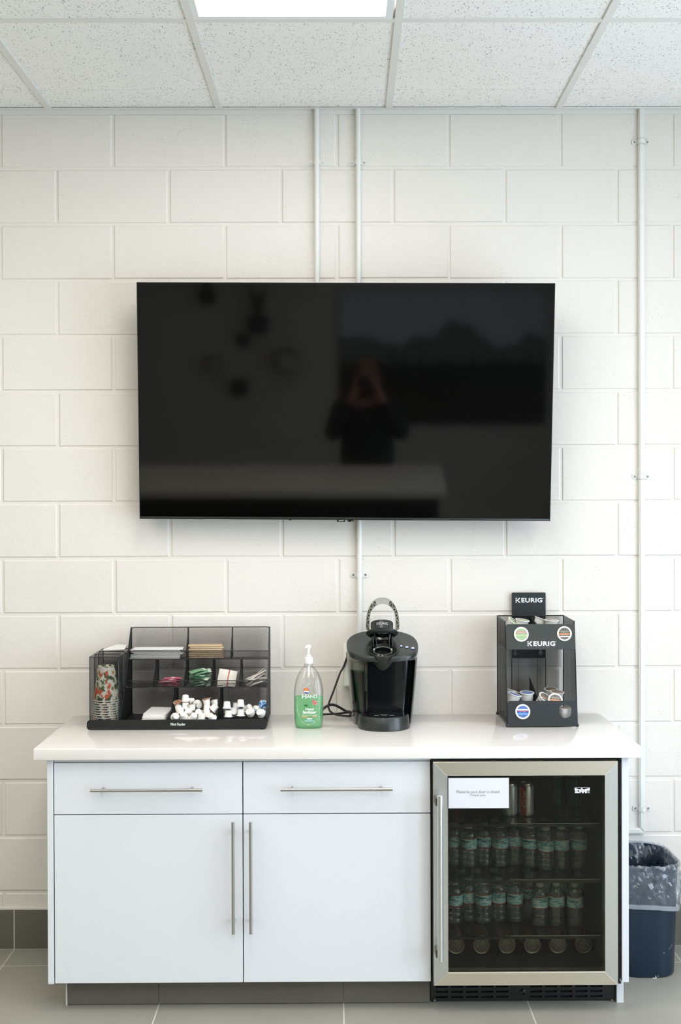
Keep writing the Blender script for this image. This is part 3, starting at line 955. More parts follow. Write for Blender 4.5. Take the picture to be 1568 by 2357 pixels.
# ---- cans
M['alu'] = simple('aluminium', (196, 192, 176), 0.28, 1.0)
M['alu_ink'] = simple('dark_can_ink', (70, 66, 54), 0.5)
def can_mat(name, body, stripe, s0, s1):
    t = NT(name)
    c = t.xyz(t.coord())
    f = t.math('MULTIPLY', t.math('MULTIPLY', t.math('GREATER_THAN', c[0], s0), t.math('LESS_THAN', c[0], s1)), t.math('LESS_THAN', c[1], 0))
    return t.done(t.bsdf(t.mix(f, lin(body), lin(stripe)), 0.32, 0.55))
def can_profile(R, H):
    return [(R * 0.72, 0.002), (R * 0.80, 0.0), (R * 0.96, 0.006), (R, 0.011), (R, H - 0.013), (R * 0.94, H - 0.007), (R * 0.83, H - 0.001), (R * 0.83, H), (R * 0.80, H), (R * 0.79, H - 0.004), (R * 0.3, H - 0.0035)]
def make_can(R, H, bm_, name='soda_can', word=None):
    root = thing(name, 'x', 'can', local=True)
    obj('can_body', lathe(nb(), can_profile(R, H)[:6], seg=32, cap=True), bm_, root)
    rim = lathe(nb(), [(R * 0.94, H - 0.0071), (R * 0.83, H - 0.001), (R * 0.83, H), (R * 0.80, H), (R * 0.785, H - 0.004), (R * 0.2, H - 0.0036)], seg=32)
    lid = obj('can_lid', rim, M['alu'], root)
    bm = nb()
    # score ring, opening and pull tab
    tube(bm, [(R * 0.62 * math.cos(a), R * 0.62 * math.sin(a), H - 0.0030) for a in [2 * PI * i / 24 for i in range(24)]], 0.0007, 5, True)
    tube(bm, [(R * 0.30 * math.cos(a), R * 0.34 + R * 0.24 * math.sin(a), H - 0.0030) for a in [2 * PI * i / 16 for i in range(16)]], 0.0007, 5, True)
    obj('score_line', bm, M['alu_ink'], lid)
    bm = nb()
    tube(bm, [(R * 0.17 * math.cos(a), -R * 0.16 + R * 0.26 * math.sin(a), H - 0.0020) for a in [2 * PI * i / 16 for i in range(16)]], 0.0013, 6, True)
    lathe(bm, [(R * 0.17, -0.0006), (R * 0.17, 0.0008), (R * 0.05, 0.0012)], (0, 0.0, H - 0.0026), 16)
    obj('pull_tab', bm, M['alu'], lid)
    if word:
        bm = text_bm(word, 0.052, 0.0125, 0.02)
        bm2 = xform(bm, Matrix.Rotation(-PI / 2, 4, 'Y'))
        for v in bm2.verts:
            a = (v.co.x - 0.010) / R
            v.co = Vector(((R + 0.0003) * math.sin(a), -(R + 0.0003) * math.cos(a), v.co.z + H * 0.52))
        obj('lettering', bm2, simple('silver_lettering', (190, 180, 165), 0.4), root, 0)
    return root
mc = [make_can(0.0246, 0.1035, can_mat('silver_red_can', (196, 194, 182), (150, 44, 34), -0.0215, -0.0035), word='Coke'),
      make_can(0.0246, 0.1035, can_mat('silver_can', (186, 190, 186), (150, 156, 156), -0.004, 0.004)),
      make_can(0.0246, 0.1035, can_mat('green_can', (30, 74, 40), (60, 120, 60), -0.006, 0.0)),
      make_can(0.0246, 0.1035, can_mat('dark_red_can', (96, 34, 26), (150, 60, 40), -0.006, 0.0))]
for k, px, y, lab in ((0, 1211.5, -0.405, 'silver and red soda can standing on the top fridge shelf'), (1, 1174, -0.405, 'silver soda can half hidden behind the paper notice'),
                      (2, 1322, -0.28, 'dark green can at the back of the top shelf, right one'), (2, 1284, -0.28, 'dark green can at the back of the top shelf, left one'), (3, 1048, -0.26, 'dark red can at the far left of the top fridge shelf')):
    x = at(px, 1850, y).x
    put(mc[k], USED, (max(x, ix0 + 0.026), y, SH[0]), (0, 0, 0.15 * k), lab, 'cans standing on the top fridge shelf')
lie = make_can(0.0325, 0.120, simple('lying_can_paint', (120, 40, 34), 0.35, 0.4))
# a rack of cans lying down with their tops facing the door
for i, px in enumerate((1050.5, 1109, 1167.5, 1226, 1285, 1344)):
    c = at(px, 2180, -0.425)
    put(lie, USED, (c.x, -0.425 + 0.120, iz0 + 0.0335), (PI / 2, random.uniform(-2.6, 2.6), 0), '%s can from the left lying at the fridge bottom, its metal top facing out' % ORD[i], 'soda cans lying at the bottom of the fridge')

# ================================================================== TRASH CAN WITH CLEAR LINER
def rr_ring(bm, x0, x1, y0, y1, z, r, n=10, jit=0.0, zj=None):
    pts = rrect(x0, x1, y0, y1, r, n)
    out = []
    for i, (x, y) in enumerate(pts):
        out.append(bm.verts.new((x, y, z if zj is None else zj(i, x, y))))
    return out
tc = thing('trash_can', 'dark blue rectangular trash can lined with a clear bag', 'trash can', (1.06, -0.17, 0))
M['bluepl'] = simple('dark_blue_plastic', (11, 35, 54), 0.36, bump=(90, 0.25, 0.0006))
cxm, cym = 1.0625, -0.172
prof = [(0.0, 0.090, 0.128, 0.06), (0.003, 0.097, 0.137, 0.070), (0.02, 0.0995, 0.1405, 0.078), (0.362, 0.1085, 0.1505, 0.080), (0.366, 0.1135, 0.1550, 0.084), (0.376, 0.1135, 0.1550, 0.084), (0.376, 0.1080, 0.1500, 0.080), (0.30, 0.103, 0.146, 0.075), (0.02, 0.095, 0.135, 0.065), (0.006, 0.085, 0.12, 0.06)]
bm = nb()
rs = [rr_ring(bm, cxm - a, cxm + a, cym - b, cym + b, z + 0.001, r) for z, a, b, r in prof]
skin_rings(bm, rs)
body = obj('can_body', bm, M['bluepl'], tc)
bm = nb()
for (px, py, w_, h_) in ((1507, 2253.5, 0.013, 0.003), (1509.5, 2246, 0.002, 0.007), (1515, 2246, 0.002, 0.006), (1510.5, 2250, 0.003, 0.004), (1544, 2187, 0.002, 0.0016), (1548, 2185, 0.0018, 0.0016), (1551, 2181, 0.001, 0.003), (1530, 2194.5, 0.003, 0.001)):
    yy = cym - 0.1370 - (0.0012 if py < 2200 else 0)
    if py < 2200: yy = cym - 0.1440
    c = at(px, py, yy)
    # keep chips on the rounded corner
    ddx = max(0.0, (c.x - (cxm + 0.1 - 0.077)))
    y2 = yy + (0.077 - math.sqrt(max(0.0, 0.077 ** 2 - min(ddx, 0.0769) ** 2))) if ddx > 0 else yy
    box(bm, c.x - w_ / 2, c.x + w_ / 2, y2 - 0.0012, y2 + 0.004, max(0.0012, c.z - h_ / 2), c.z + h_ / 2, 0.0004, 1)
k = obj('paint_chip', bm, M['white_pl'], body, 0); k['label'] = 'white scuffs near the base'
bag_m = clear('clear_bag', tint=(0.88, 0.92, 0.97), gloss=2.0, rough=0.16, haze=0.10, haze_rgb=(0.80, 0.88, 0.96), bump=(60, 0.5, 0.003, (1, 1, 0.55)))
hem_m = clear('bag_hem', tint=(0.85, 0.90, 0.95), gloss=1.5, rough=0.2, haze=0.45, haze_rgb=(0.84, 0.91, 0.98))
random.seed(11)
from mathutils import noise as mnoise
def bag_ring(bm, a, b, r, z, k, amp, zfun=None, shake=0.0):
    pts = rrect(cxm - a, cxm + a, cym - b, cym + b, r, 9)
    # even spacing round the outline
    P_ = [Vector((x, y, 0)) for x, y in pts]; P_.append(P_[0])
    L = [0.0]
    for i in range(1, len(P_)): L.append(L[-1] + (P_[i] - P_[i - 1]).length)
    out = []; N = 120; j = 0
    for i in range(N):
        s_ = L[-1] * (i + 0.5 * (k % 2)) / N
        while L[j + 1] < s_: j += 1
        p = P_[j].lerp(P_[j + 1], (s_ - L[j]) / max(1e-9, L[j + 1] - L[j]))
        x, y = p.x, p.y
        d = Vector((x - cxm, y - cym)).normalized()
        t = 2 * PI * i / N
        q = Vector((x * 1.0, y * 1.0, z * 0.55))
        f = abs(mnoise.noise(q * 16)) * 1.1 + abs(mnoise.noise(q * 37 + Vector((5, 1, 2)))) * 0.7 - 0.35
        w_ = amp * 2.2 * f + random.uniform(-1, 1) * amp * 0.28
        zz = z + (zfun(t, x, y) if zfun else 0) + random.uniform(-1, 1) * shake
        out.append(bm.verts.new((max(x + d.x * w_, 0.9285), min(y + d.y * w_, -0.004), zz)))
    return out
hang = lambda t, x, y: -0.010 * math.sin(t + 0.6) + 0.008 * math.sin(2 * t)
bm = nb()
key = [(0.224, 0.1180, 0.1605, 0.086, 0.002), (0.262, 0.1200, 0.163, 0.087, 0.006), (0.300, 0.1200, 0.163, 0.087, 0.0075), (0.345, 0.1185, 0.160, 0.086, 0.006), (0.374, 0.1170, 0.1585, 0.086, 0.003), (0.384, 0.1130, 0.1545, 0.084, 0.003),
       (0.376, 0.1050, 0.147, 0.078, 0.004), (0.345, 0.099, 0.141, 0.075, 0.010), (0.300, 0.092, 0.132, 0.05, 0.016), (0.24, 0.082, 0.120, 0.05, 0.02), (0.17, 0.086, 0.10, 0.045, 0.02), (0.12, 0.04, 0.07, 0.03, 0.01)]
steps = []
for q in range(len(key) - 1):
    n_ = max(1, int(round(abs(key[q + 1][0] - key[q][0]) / 0.011)))
    for e_ in range(n_):
        f = e_ / n_
        steps.append([u * (1 - f) + v * f for u, v in zip(key[q], key[q + 1])] + [q])
steps.append(list(key[-1]) + [99])
rings = []
for k, (z, a, b, r, amp, q) in enumerate(steps):
    hz = 1.0 if q < 1 else max(0.0, 1 - (z - 0.262) / 0.1) if q < 5 else 0.0
    rings.append(bag_ring(bm, a, b, r, z, k, amp, lambda t, x, y, s=hz: hang(t, x, y) * s, 0.0 if k == 0 else 0.003))
skin_rings(bm, rings, cap=False)
bm.faces.new(rings[-1])
bmesh.ops.triangulate(bm, faces=bm.faces, quad_method='ALTERNATE')
liner = obj('bag_liner', bm, bag_m, tc, 22)
liner['label'] = 'crumpled clear plastic bag folded over the rim'
bm = nb()
r1 = bag_ring(bm, 0.1195, 0.162, 0.086, 0.2225, 0, 0.002, hang); r2 = bag_ring(bm, 0.1205, 0.163, 0.086, 0.2385, 0, 0.002, hang)
skin_rings(bm, [r1, r2], cap=False)
obj('hem', bm, hem_m, liner, 180)

# ================================================================== MESH CONDIMENT ORGANIZER
random.seed(21)
OX0, OX1 = -0.7236, -0.2290           # main body
BX0 = -0.8250                         # cup bin left side
YB, YM, YT, YFR = -0.030, -0.152, -0.092, -0.272
ZF = CT + 0.010
ZM, ZTT, ZTOP = 0.9640, 1.0545, 1.1620   # middle tray floor, top tray floor, back top
og = thing('condiment_organizer', 'black wire mesh condiment organizer at the left end of the worktop', 'organizer', ((BX0 + OX1) / 2, -0.16, CT))
# tray base with rounded front
bm = nb()
a = at(200, 1679, -0.285); b = at(613.5, 1655, -0.285)
tx0, tx1 = a.x, b.x
prism(bm, rrect(tx0, tx1, CT + 0.0005, CT + 0.0345, 0.012, 6), 'y', -0.287, -0.283)
box(bm, tx0 + 0.010, tx1 - 0.004, -0.283, -0.024, CT + 0.002, ZF, 0.002, 1)
tray = obj('base_tray', bm, M['black'], og)
c = at(410, 1667, -0.2875)
obj('lettering', shift(text_bm('Mind Reader', 0.0500, 0.0092, 0.012), (c.x, -0.2874, c.z)), M['white_em'], tray, 0)
def sheet_yz(bm, x, pts):
    bm.faces.new([bm.verts.new((x, y, z)) for y, z in pts])
WR = 0.0016
def wire(name, pts, parent, r=WR, closed=False):
    return obj(name, tube(nb(), pts, r, 6, closed), M['rod'], parent)
# back panel
bk = obj('back_panel', (lambda bm: (quad(bm, [(OX0, YB, ZF), (OX1, YB, ZF), (OX1, YB, ZTOP), (OX0, YB, ZTOP)]), bm)[1])(nb()), M['mxz'], og, 0)
wire('wire_rim', [(x, YB, z) for x, z in rrect(OX0, OX1, ZF, ZTOP, 0.010, 4)], bk, closed=True)
# side panels
side = [(YB, ZF), (YFR + 0.005, ZF), (YFR + 0.005, ZF + 0.03), (YM - 0.004, ZM + 0.026), (YM + 0.012, ZM + 0.05), (YT - 0.004, ZTT + 0.034), (YB - 0.012, ZTOP - 0.004), (YB, ZTOP)]
for x in (OX0, OX1):
    bm = nb(); sheet_yz(bm, x, side); sheet_yz(bm, x + 0.0006, side); sheet_yz(bm, x - 0.0006, side)
    s = obj('side_panel', bm, M['myz'], og, 0)
    wire('wire_rim', [(x, y, z) for y, z in side], s, 0.0022, True)
# shelves: floor + lip
def tray_shelf(name, z, yf, lip):
    bm = nb()
    quad(bm, [(OX0, YB, z), (OX1, YB, z), (OX1, yf, z), (OX0, yf, z)]).material_index = 0
    quad(bm, [(OX0, yf, z), (OX1, yf, z), (OX1, yf - 0.003, z + lip), (OX0, yf - 0.003, z + lip)]).material_index = 1
    s = obj(name, bm, [M['mxy'], M['mxz']], og, 0)
    wire('wire_rim', [(x, yf - 0.0015 * 2 * (1 if zz > z + lip / 2 else 0), zz) for x, zz in rrect(OX0, OX1, z, z + lip, 0.006, 4)], s, closed=True)
    bm = nb(); box(bm, OX0, OX1, yf, yf + 0.02, z - 0.0015, z - 0.0002)
    obj('under_strip', bm, M['black'], s, 0)
tray_shelf('middle_shelf', ZM, YM, 0.0235)
tray_shelf('top_shelf', ZTT, YT, 0.0300)
# dividers
def divider(x, pts):
    bm = nb(); prism(bm, pts, 'x', x - 0.0006, x + 0.0006)
    d = obj('divider', bm, M['myz'], og, 0)
    wire('wire_rim', [(x, y, z) for y, z in pts], d, 0.0020, True)
for px in (434, 535.5):
    x = at(px, 1460, YB).x
    divider(x, [(YB - 0.001, ZTT + 0.001), (YT + 0.002, ZTT + 0.001), (YT + 0.001, ZTT + 0.030), (YB - 0.018, ZTOP - 0.03), (YB - 0.012, ZTOP), (YB - 0.001, ZTOP)])
for px in (365, 434, 495, 558):
    x = at(px, 1540, YB).x
    divider(x, [(YB - 0.001, ZM + 0.001), (YM + 0.002, ZM + 0.001), (YM + 0.003, ZM + 0.024), (YT + 0.0, ZTT - 0.024), (YT + 0.0, ZTT - 0.002), (YB - 0.001, ZTT - 0.002)])
for px in (410, 513):
    x = at(px, 1620, YB).x
    divider(x, [(YB - 0.001, ZF + 0.001), (YFR + 0.012, ZF + 0.001), (YFR + 0.010, ZF + 0.024), (YM - 0.055, ZF + 0.045), (YM - 0.012, ZM - 0.030), (YM + 0.002, ZM - 0.002), (YB - 0.001, ZM - 0.002)])
# cup bin: four frames from front to back, with sheet walls between them
CZ = 1.0865
bin_y = [YFR - 0.004, -0.190, -0.118, YB - 0.002]
for k, y in enumerate(bin_y):
    bm = nb(); quad(bm, [(BX0, y, ZF), (OX0 + 0.004 - 0.006, y, ZF), (OX0 - 0.006, y, CZ), (BX0, y, CZ)])
    s = obj('bin_panel', bm, M['mxz'], og, 0)
    wire('wire_rim', [(x, y, z) for x, z in rrect(BX0, OX0 - 0.004, ZF, CZ, 0.011, 4, (1, 1 if k else 0, 0, 0))], s, 0.0017, True)
for x in (BX0, OX0 - 0.003):
    pts = [(bin_y[0], ZF), (bin_y[3], ZF), (bin_y[3], CZ), (bin_y[0], CZ)]
    bm = nb(); sheet_yz(bm, x, pts)
    s = obj('bin_side', bm, M['myz'], og, 0)
    wire('wire_rim', [(x, y, z) for y, z in pts], s, 0.0017, True)

# ---- paper cups, stacked upside down
def mk_cup(name, sh):
    t = NT(name)
    v = t.coord()
    vv = t.mapping(v, (1, 1, 0.8), (sh, 0, 0))
    n = t.noise(vv, 42, 2, 0.6)
    n2 = t.noise(t.mapping(v, (1, 1, 0.7), (sh + 3, 1, 0)), 30, 2, 0.6)
    c = t.ramp(n, [(0.40, lin((52, 66, 40))), (0.47, lin((110, 128, 70))), (0.49, lin((226, 226, 214))), (0.60, lin((226, 226, 214))), (0.64, lin((216, 160, 40))), (0.70, lin((70, 120, 128)))])
    f = t.ramp(n2, [(0.58, 0.0), (0.63, 1.0)])
    c = t.mix(f, c, lin((206, 92, 50)))
    return t.done(t.bsdf(c, 0.5))
M['cup'] = mk_cup('printed_paper_cup', 0.0)
M['cuprim'] = simple('white_paper', (236, 236, 230), 0.6)
def make_cup():
    root = thing('paper_cup', 'x', 'cup', local=True)
    H, R0, R1 = 0.118, 0.0430, 0.0290
    w_ = lathe(nb(), [(R0, 0.003), (R1, H - 0.001), (R1 - 0.0005, H), (R1 - 0.002, H - 0.0005), (R1 - 0.003, H - 0.006), (0.0005, H - 0.006)], seg=36, cap=False)
    obj('cup_wall', w_, M['cup'], root)
    rim = nb(); tube(rim, [((R0 + 0.0006) * math.cos(a), (R0 + 0.0006) * math.sin(a), 0.0022) for a in [2 * PI * i / 36 for i in range(36)]], 0.0019, 8, True)
    k = obj('rolled_rim', rim, M['cuprim'], root); k['label'] = 'white rolled rim'
    return root
cup = make_cup()
pos = ['at the very bottom', 'second from the bottom', 'third from the bottom', 'fourth from the bottom', 'fifth from the bottom', 'sixth from the bottom', 'fifth from the top', 'fourth from the top', 'third from the top', 'second from the top', 'topmost, its flowery side showing']
cxx = (BX0 + OX0) / 2 - 0.004
for i in range(11):
    put(cup, USED, (cxx + random.uniform(-0.0006, 0.0006), -0.2305, ZF + 0.001 + i * 0.0082), (0, 0, 0.6 + random.uniform(-0.2, 0.2)), 'flower-printed paper cup upside down in the front bin, %s' % pos[i], 'upside-down paper cups in the front bin')
for i in range(2):
    put(cup, USED, (cxx + 0.003, -0.147 + 0.0, ZF + 0.02 + i * 0.0082 - 0.012), (0, 0, 2.1 + i), 'flower-printed paper cup in the middle bin behind the front stack, %s' % ('lower' if i == 0 else 'upper'), 'upside-down paper cups in the middle bin')
# white paper lid sheet lying over the bins
bm = nb()
q = [(BX0 + 0.015, -0.116), (OX0 - 0.014, -0.100), (OX0 - 0.010, -0.040), (BX0 + 0.050, -0.036)]
prism(bm, q, 'z', 0, 0.004)
for v in bm.verts: v.co.z += CZ + 0.003 + (v.co.y + 0.116) * 0.10
o = obj('paper_sheet', bm, M['cuprim'], origin=(BX0 + 0.05, -0.08, CZ + 0.003), smooth=0)
tag(o, 'loose white paper sheet lying across the tops of the rear cup bins', 'paper')

# ---- top shelf: white sheets and brown sleeves
def flat_card(name, x, y, z, w_, d_, h_, rz, m, label, cat, group, warp=0.0, tilt=0.0, rnd=0.003):
    bm = nb()
    prism(bm, rrect(-w_ / 2, w_ / 2, -d_ / 2, d_ / 2, rnd, 3), 'z', 0, h_)
    bmesh.ops.triangulate(bm, faces=[f for f in bm.faces if len(f.verts) > 4])
    o = obj(name, bm, m, smooth=30)
    o.location = (x, y, z); o.rotation_euler = (tilt, warp, rz)
    return tag(o, label, cat, group)
M['napkin'] = simple('white_napkin', (238, 238, 234), 0.8, bump=(500, 0.2, 0.0003))
x0n = at(362, 1505, -0.07).x
for i in range(7):
    flat_card('filter_packet', x0n + random.uniform(-0.007, 0.007), -0.0625 + random.uniform(-0.002, 0.002), ZTT + 0.002 + i * 0.0052, 0.176, 0.050, 0.0044, random.uniform(-0.02, 0.02), M['napkin'],
              'thin white paper packet in the organizer top left shelf, %s from the bottom' % ORD[i] if i < 6 else 'uppermost thin white paper packet in the organizer top left shelf', 'packet', 'white paper packets on the top left shelf')
M['kraft'] = simple('brown_cardboard', (205, 178, 144), 0.75, bump=(300, 0.3, 0.0004))
x0k = at(474, 1490, -0.07).x
for i in range(7):
    flat_card('cardboard_sleeve', x0k + random.uniform(-0.003, 0.003), -0.0625 + random.uniform(-0.002, 0.002), ZTT + 0.004 + i * 0.0066, 0.126 - 0.001 * i, 0.050, 0.0046, random.uniform(-0.02, 0.02), M['kraft'],
              ('brown cardboard cup sleeve in the top middle shelf, %s from the bottom' % ORD[i]) if i < 6 else 'uppermost brown cardboard cup sleeve in the top middle shelf', 'cup sleeve', 'brown cup sleeves on the top shelf', rnd=0.010)

# ---- paper sachets
def sachet(name, w_, d_, m, bulge=0.0022):
    'a soft flat paper sachet with crimped ends, long side along x'
    bm = nb()
    nx, ny = 8, 4
    T = [[None] * (ny + 1) for _ in range(nx + 1)]; B = [[None] * (ny + 1) for _ in range(nx + 1)]
    for i in range(nx + 1):
        for j in range(ny + 1):
            u, v = i / nx * 2 - 1, j / ny * 2 - 1
            h = bulge * max(0, 1 - abs(u) ** 3) * max(0, 1 - v * v) + 0.00025
            dz = 0.0012 * math.sin(3 * u + 1.2)
            T[i][j] = bm.verts.new((u * w_ / 2, v * d_ / 2, h + dz)); B[i][j] = bm.verts.new((u * w_ / 2, v * d_ / 2, -h + dz))
    for i in range(nx):
        for j in range(ny):
            bm.faces.new((T[i][j], T[i + 1][j], T[i + 1][j + 1], T[i][j + 1])); bm.faces.new((B[i][j], B[i][j + 1], B[i + 1][j + 1], B[i + 1][j]))
    for i in range(nx):
        bm.faces.new((T[i][0], B[i][0], B[i + 1][0], T[i + 1][0])); bm.faces.new((T[i][ny], T[i + 1][ny], B[i + 1][ny], B[i][ny]))
    for j in range(ny):
        bm.faces.new((T[0][j], T[0][j + 1], B[0][j + 1], B[0][j])); bm.faces.new((T[nx][j], B[nx][j], B[nx][j + 1], T[nx][j + 1]))
    return obj(name, bm, m)
def striped(name, a, b, axis, s, width):
    t = NT(name)
    c = t.xyz(t.coord())
    f = t.math('LESS_THAN', t.math('ABSOLUTE', t.math('SUBTRACT', c[axis], s)), width)
    n = t.noise(t.coord(), 350, 2)
    return t.done(t.bsdf(t.mix(t.math('MULTIPLY', f, t.ramp(n, [(0.2, 0.6), (0.7, 1.0)])), lin(a), lin(b)), 0.55))
M['pink'] = striped('pink_sachet_paper', (208, 112, 134), (236, 190, 198), 0, 0.0, 0.006)
M['green'] = striped('green_sachet_paper', (126, 170, 132), (206, 224, 202), 0, 0.024, 0.006)
M['whs'] = striped('white_sachet_paper', (226, 222, 212), (176, 60, 50), 0, 0.004, 0.0025)
M['brs'] = striped('brown_white_sachet_paper', (236, 232, 224), (120, 84, 48), 1, 0.006, 0.0045)
def place(proto, loc, rot, label, group):
    return put(proto, USED, loc, rot, label, group)
pk = sachet('sweetener_sachet', 0.062, 0.034, M['pink']); tag(pk, 'x', 'sachet')
xa = at(392, 1570, -0.12).x
for i in range(6):
    place(pk, (xa + random.uniform(-0.009, 0.009), -0.118 + random.uniform(-0.008, 0.008), ZM + 0.004 + i * 0.0046), (random.uniform(-0.05, 0.08), random.uniform(-0.06, 0.02), random.uniform(-0.25, 0.35)),
          ('pink sweetener sachet, %s up in the small pink pile' % ORD[i]) if i < 5 else 'pink sweetener sachet lying on top of the small pink pile', 'pink sweetener sachets on the middle shelf')
gk = sachet('sweetener_sachet', 0.058, 0.034, M['green']); tag(gk, 'x', 'sachet')
xg = at(461, 1560, -0.11).x
gl = []
for i in range(17):
    lay, side_ = divmod(i, 2)
    gl.append((xg + (0.008 if side_ else -0.006) + random.uniform(-0.004, 0.004), -0.112 + random.uniform(-0.012, 0.018), ZM + 0.005 + lay * 0.0062 + side_ * 0.002, random.uniform(-0.05, 0.35), random.uniform(-0.35, 0.25), random.uniform(-0.5, 0.5)))
for i, g_ in enumerate(gl):
    lv = ['bottom', 'second', 'third', 'fourth', 'fifth', 'sixth', 'seventh', 'eighth', 'top'][i // 2]
    place(gk, g_[:3], g_[3:], 'green sweetener sachet on the %s%s' % ((lv + ' layer of the green pile, ') if i < 16 else 'very top of the green pile', ('right one' if i % 2 else 'left one') if i < 16 else ''), 'green sweetener sachets on the middle shelf')
wk = sachet('sugar_packet', 0.064, 0.046, M['whs'], 0.0035); tag(wk, 'x', 'sachet')
xw = at(523, 1560, -0.11).x
place(wk, (xw, -0.100, ZM + 0.031), (1.25, 0.16, -0.05), 'white sugar packet with red print standing upright on the middle shelf', 'white sugar packets on the middle shelf')
for i in range(3):
    place(wk, (xw - 0.001, -0.130 + i * 0.005, ZM + 0.006 + i * 0.0045), (0.15, random.uniform(-0.06, 0.06), random.uniform(-0.1, 0.1)), 'white sugar packet lying flat below the upright one, %s from the bottom' % ORD[i], 'white sugar packets on the middle shelf')
bk_ = sachet('sugar_stick', 0.075, 0.016, M['brs'], 0.002); tag(bk_, 'x', 'sachet')
xb_ = at(588, 1562, -0.11).x
for i in range(14):
    up_ = i / 13
    place(bk_, (xb_ + random.uniform(-0.006, 0.006) + 0.004 * (i % 3 - 1), -0.132 + 0.006 * (i % 7), ZM + 0.007 + 0.0022 * i), (random.uniform(-0.6, 0.6), -random.uniform(0.10, 0.40) - 0.45 * up_ * (i % 2), random.uniform(-0.25, 0.25)),
          'slim brown and white sugar stick, %s from the bottom of the fanned heap' % (ORD + ['thirteenth', 'fourteenth'])[i], 'slim sugar sticks on the right of the middle shelf')
# ---- bottom left: folded napkins
xq = at(357, 1640, -0.2).x
for i in range(4):
    bm = nb(); prism(bm, rrect(-0.041, 0.041, -0.052, 0.052, 0.006, 3), 'z', 0, 0.008)
    bmesh.ops.bevel(bm, geom=list(bm.edges), offset=0.0018, segments=2, affect='EDGES', clamp_overlap=True)
    o = obj('folded_napkin', bm, M['napkin'])
    o.location = (xq + 0.003 * i - 0.002, -0.205 + 0.012 * i, ZF + 0.001 + i * 0.0090); o.rotation_euler = (0.03 + 0.05 * (i == 3), -0.0, -0.05 * i)
    tag(o, ['folded white napkin at the bottom of the stack of four', 'folded white napkin second from the bottom of four', 'folded white napkin third from the bottom of four', 'folded white napkin on top of the stack of four'][i], 'napkin', 'folded napkins in the lower left compartment')

# ---- creamer pots
M['cream'] = simple('white_creamer_pot', (240, 239, 232), 0.38)
def foil(name, a, b):
    t = NT(name)
    n = t.noise(t.coord(), 70, 1)
    c = t.ramp(n, [(0.46, lin(a)), (0.52, lin((236, 228, 214))), (0.6, lin(b))])
    return t.done(t.bsdf(c, 0.3, 0.2))
def make_creamer(fm):
    root = thing('creamer_pot', 'x', 'creamer', local=True)
    # open end (foil) at the bottom, small base on top
    pr = [(0.0150, 0.0012), (0.0152, 0.0016), (0.0134, 0.0020), (0.0126, 0.0040), (0.0106, 0.0205), (0.0098, 0.0222), (0.0085, 0.0226), (0.0080, 0.0220), (0.0002, 0.0219)]
    obj('pot', lathe(nb(), pr, seg=28, cap=False), M['cream'], root)
    bm = nb(); prism(bm, [(0.0152 * math.cos(a), 0.0152 * math.sin(a)) if abs(a - 0.6) > 0.22 else (0.0195 * math.cos(a), 0.0195 * math.sin(a)) for a in [2 * PI * i / 28 for i in range(28)]], 'z', 0.0004, 0.0013)
    k = obj('foil_lid', bm, fm, root, 0); k['label'] = 'printed foil lid'
    return root
ca = make_creamer(foil('orange_foil', (206, 110, 60), (150, 120, 80)))
cb = make_creamer(foil('blue_foil', (30, 104, 176), (60, 130, 190)))
S, O = 3.4087, (180, 1420)
def crp(cx, cy, y):
    return at(O[0] + cx / S, O[1] + cy / S, y)
# (crop x, crop y of the pot's middle, depth, rotation, label detail)
mid = [
    (765, 783, -0.262, (1.2, 0.3, 0.2), 'lying at the front left corner'), (828, 775, -0.262, (0.5, -0.5, 0.5), 'leaning at the front, second from the left'), (905, 785, -0.262, (0.6, 0.5, 0.1), 'leaning at the front, in the middle'),
    (968, 783, -0.262, (0.2, 0.1, 0.0), 'standing upside down at the front, right of the middle'), (1045, 785, -0.262, (0.4, -0.7, 0.3), 'tipped over at the front right corner'),
    (790, 722, -0.236, (0.3, -0.35, 0.1), 'tilted left in the second layer'), (865, 745, -0.235, (0.9, 0.2, -0.3), 'lying in the second layer behind the leaning one'), (945, 752, -0.238, (0.9, -0.3, 0.2), 'lying in the second layer, middle'), (1010, 757, -0.240, (0.0, 0.0, 0.2), 'upside down below the right-hand stacked pair'),
    (842, 695, -0.215, (0.0, 0.05, 0.4), 'upside down directly below the topmost pot'), (893, 710, -0.222, (3.0, 0.0, 0.9), 'right way up with its orange lid showing'), (942, 690, -0.200, (1.7, 0.5, 0.5), 'on its side, open rim towards the right'),
    (1011, 715, -0.225, (0.05, 0.0, 0.0), 'upside down in the middle of the right-hand stack'), (1068, 712, -0.225, (0.25, 0.75, 0.4), 'tilted against the right divider'), (1008, 668, -0.215, (3.0, -0.15, 1.0), 'right way up on the right-hand stack'),
    (782, 690, -0.190, (2.9, -0.2, 2.0), 'right way up at the back left, lid showing'), (1070, 680, -0.185, (2.8, 0.3, 1.4), 'at the back right beside the divider'), (885, 662, -0.180, (1.5, 0.6, 2.0), 'at the back, right of the topmost pot'), (842, 637, -0.207, (0.0, 0.0, 0.0), 'topmost of the pile, upside down')]
def cr_place(proto, e, grp, pre):
    cx, cy, y, r, lab = e
    c = crp(cx, cy, y)
    Rm = Euler(r).to_matrix()
    off = Rm @ Vector((0, 0, 0.0115))
    loc = Vector((c.x, y, c.z)) - off
    # keep the whole pot above the tray floor
    low = min((Rm @ Vector((rr * math.cos(t_), rr * math.sin(t_), z_))).z for rr, z_ in ((0.0152, 0.001), (0.0098, 0.0224)) for t_ in [2 * PI * i_ / 24 for i_ in range(24)])
    loc.z = max(loc.z, ZF + 0.0008 - low)
    put(proto, USED, loc, r, pre % lab, grp)
for e in mid: cr_place(ca, e, 'creamer pots in the lower middle compartment', 'white creamer pot, middle compartment, %s')
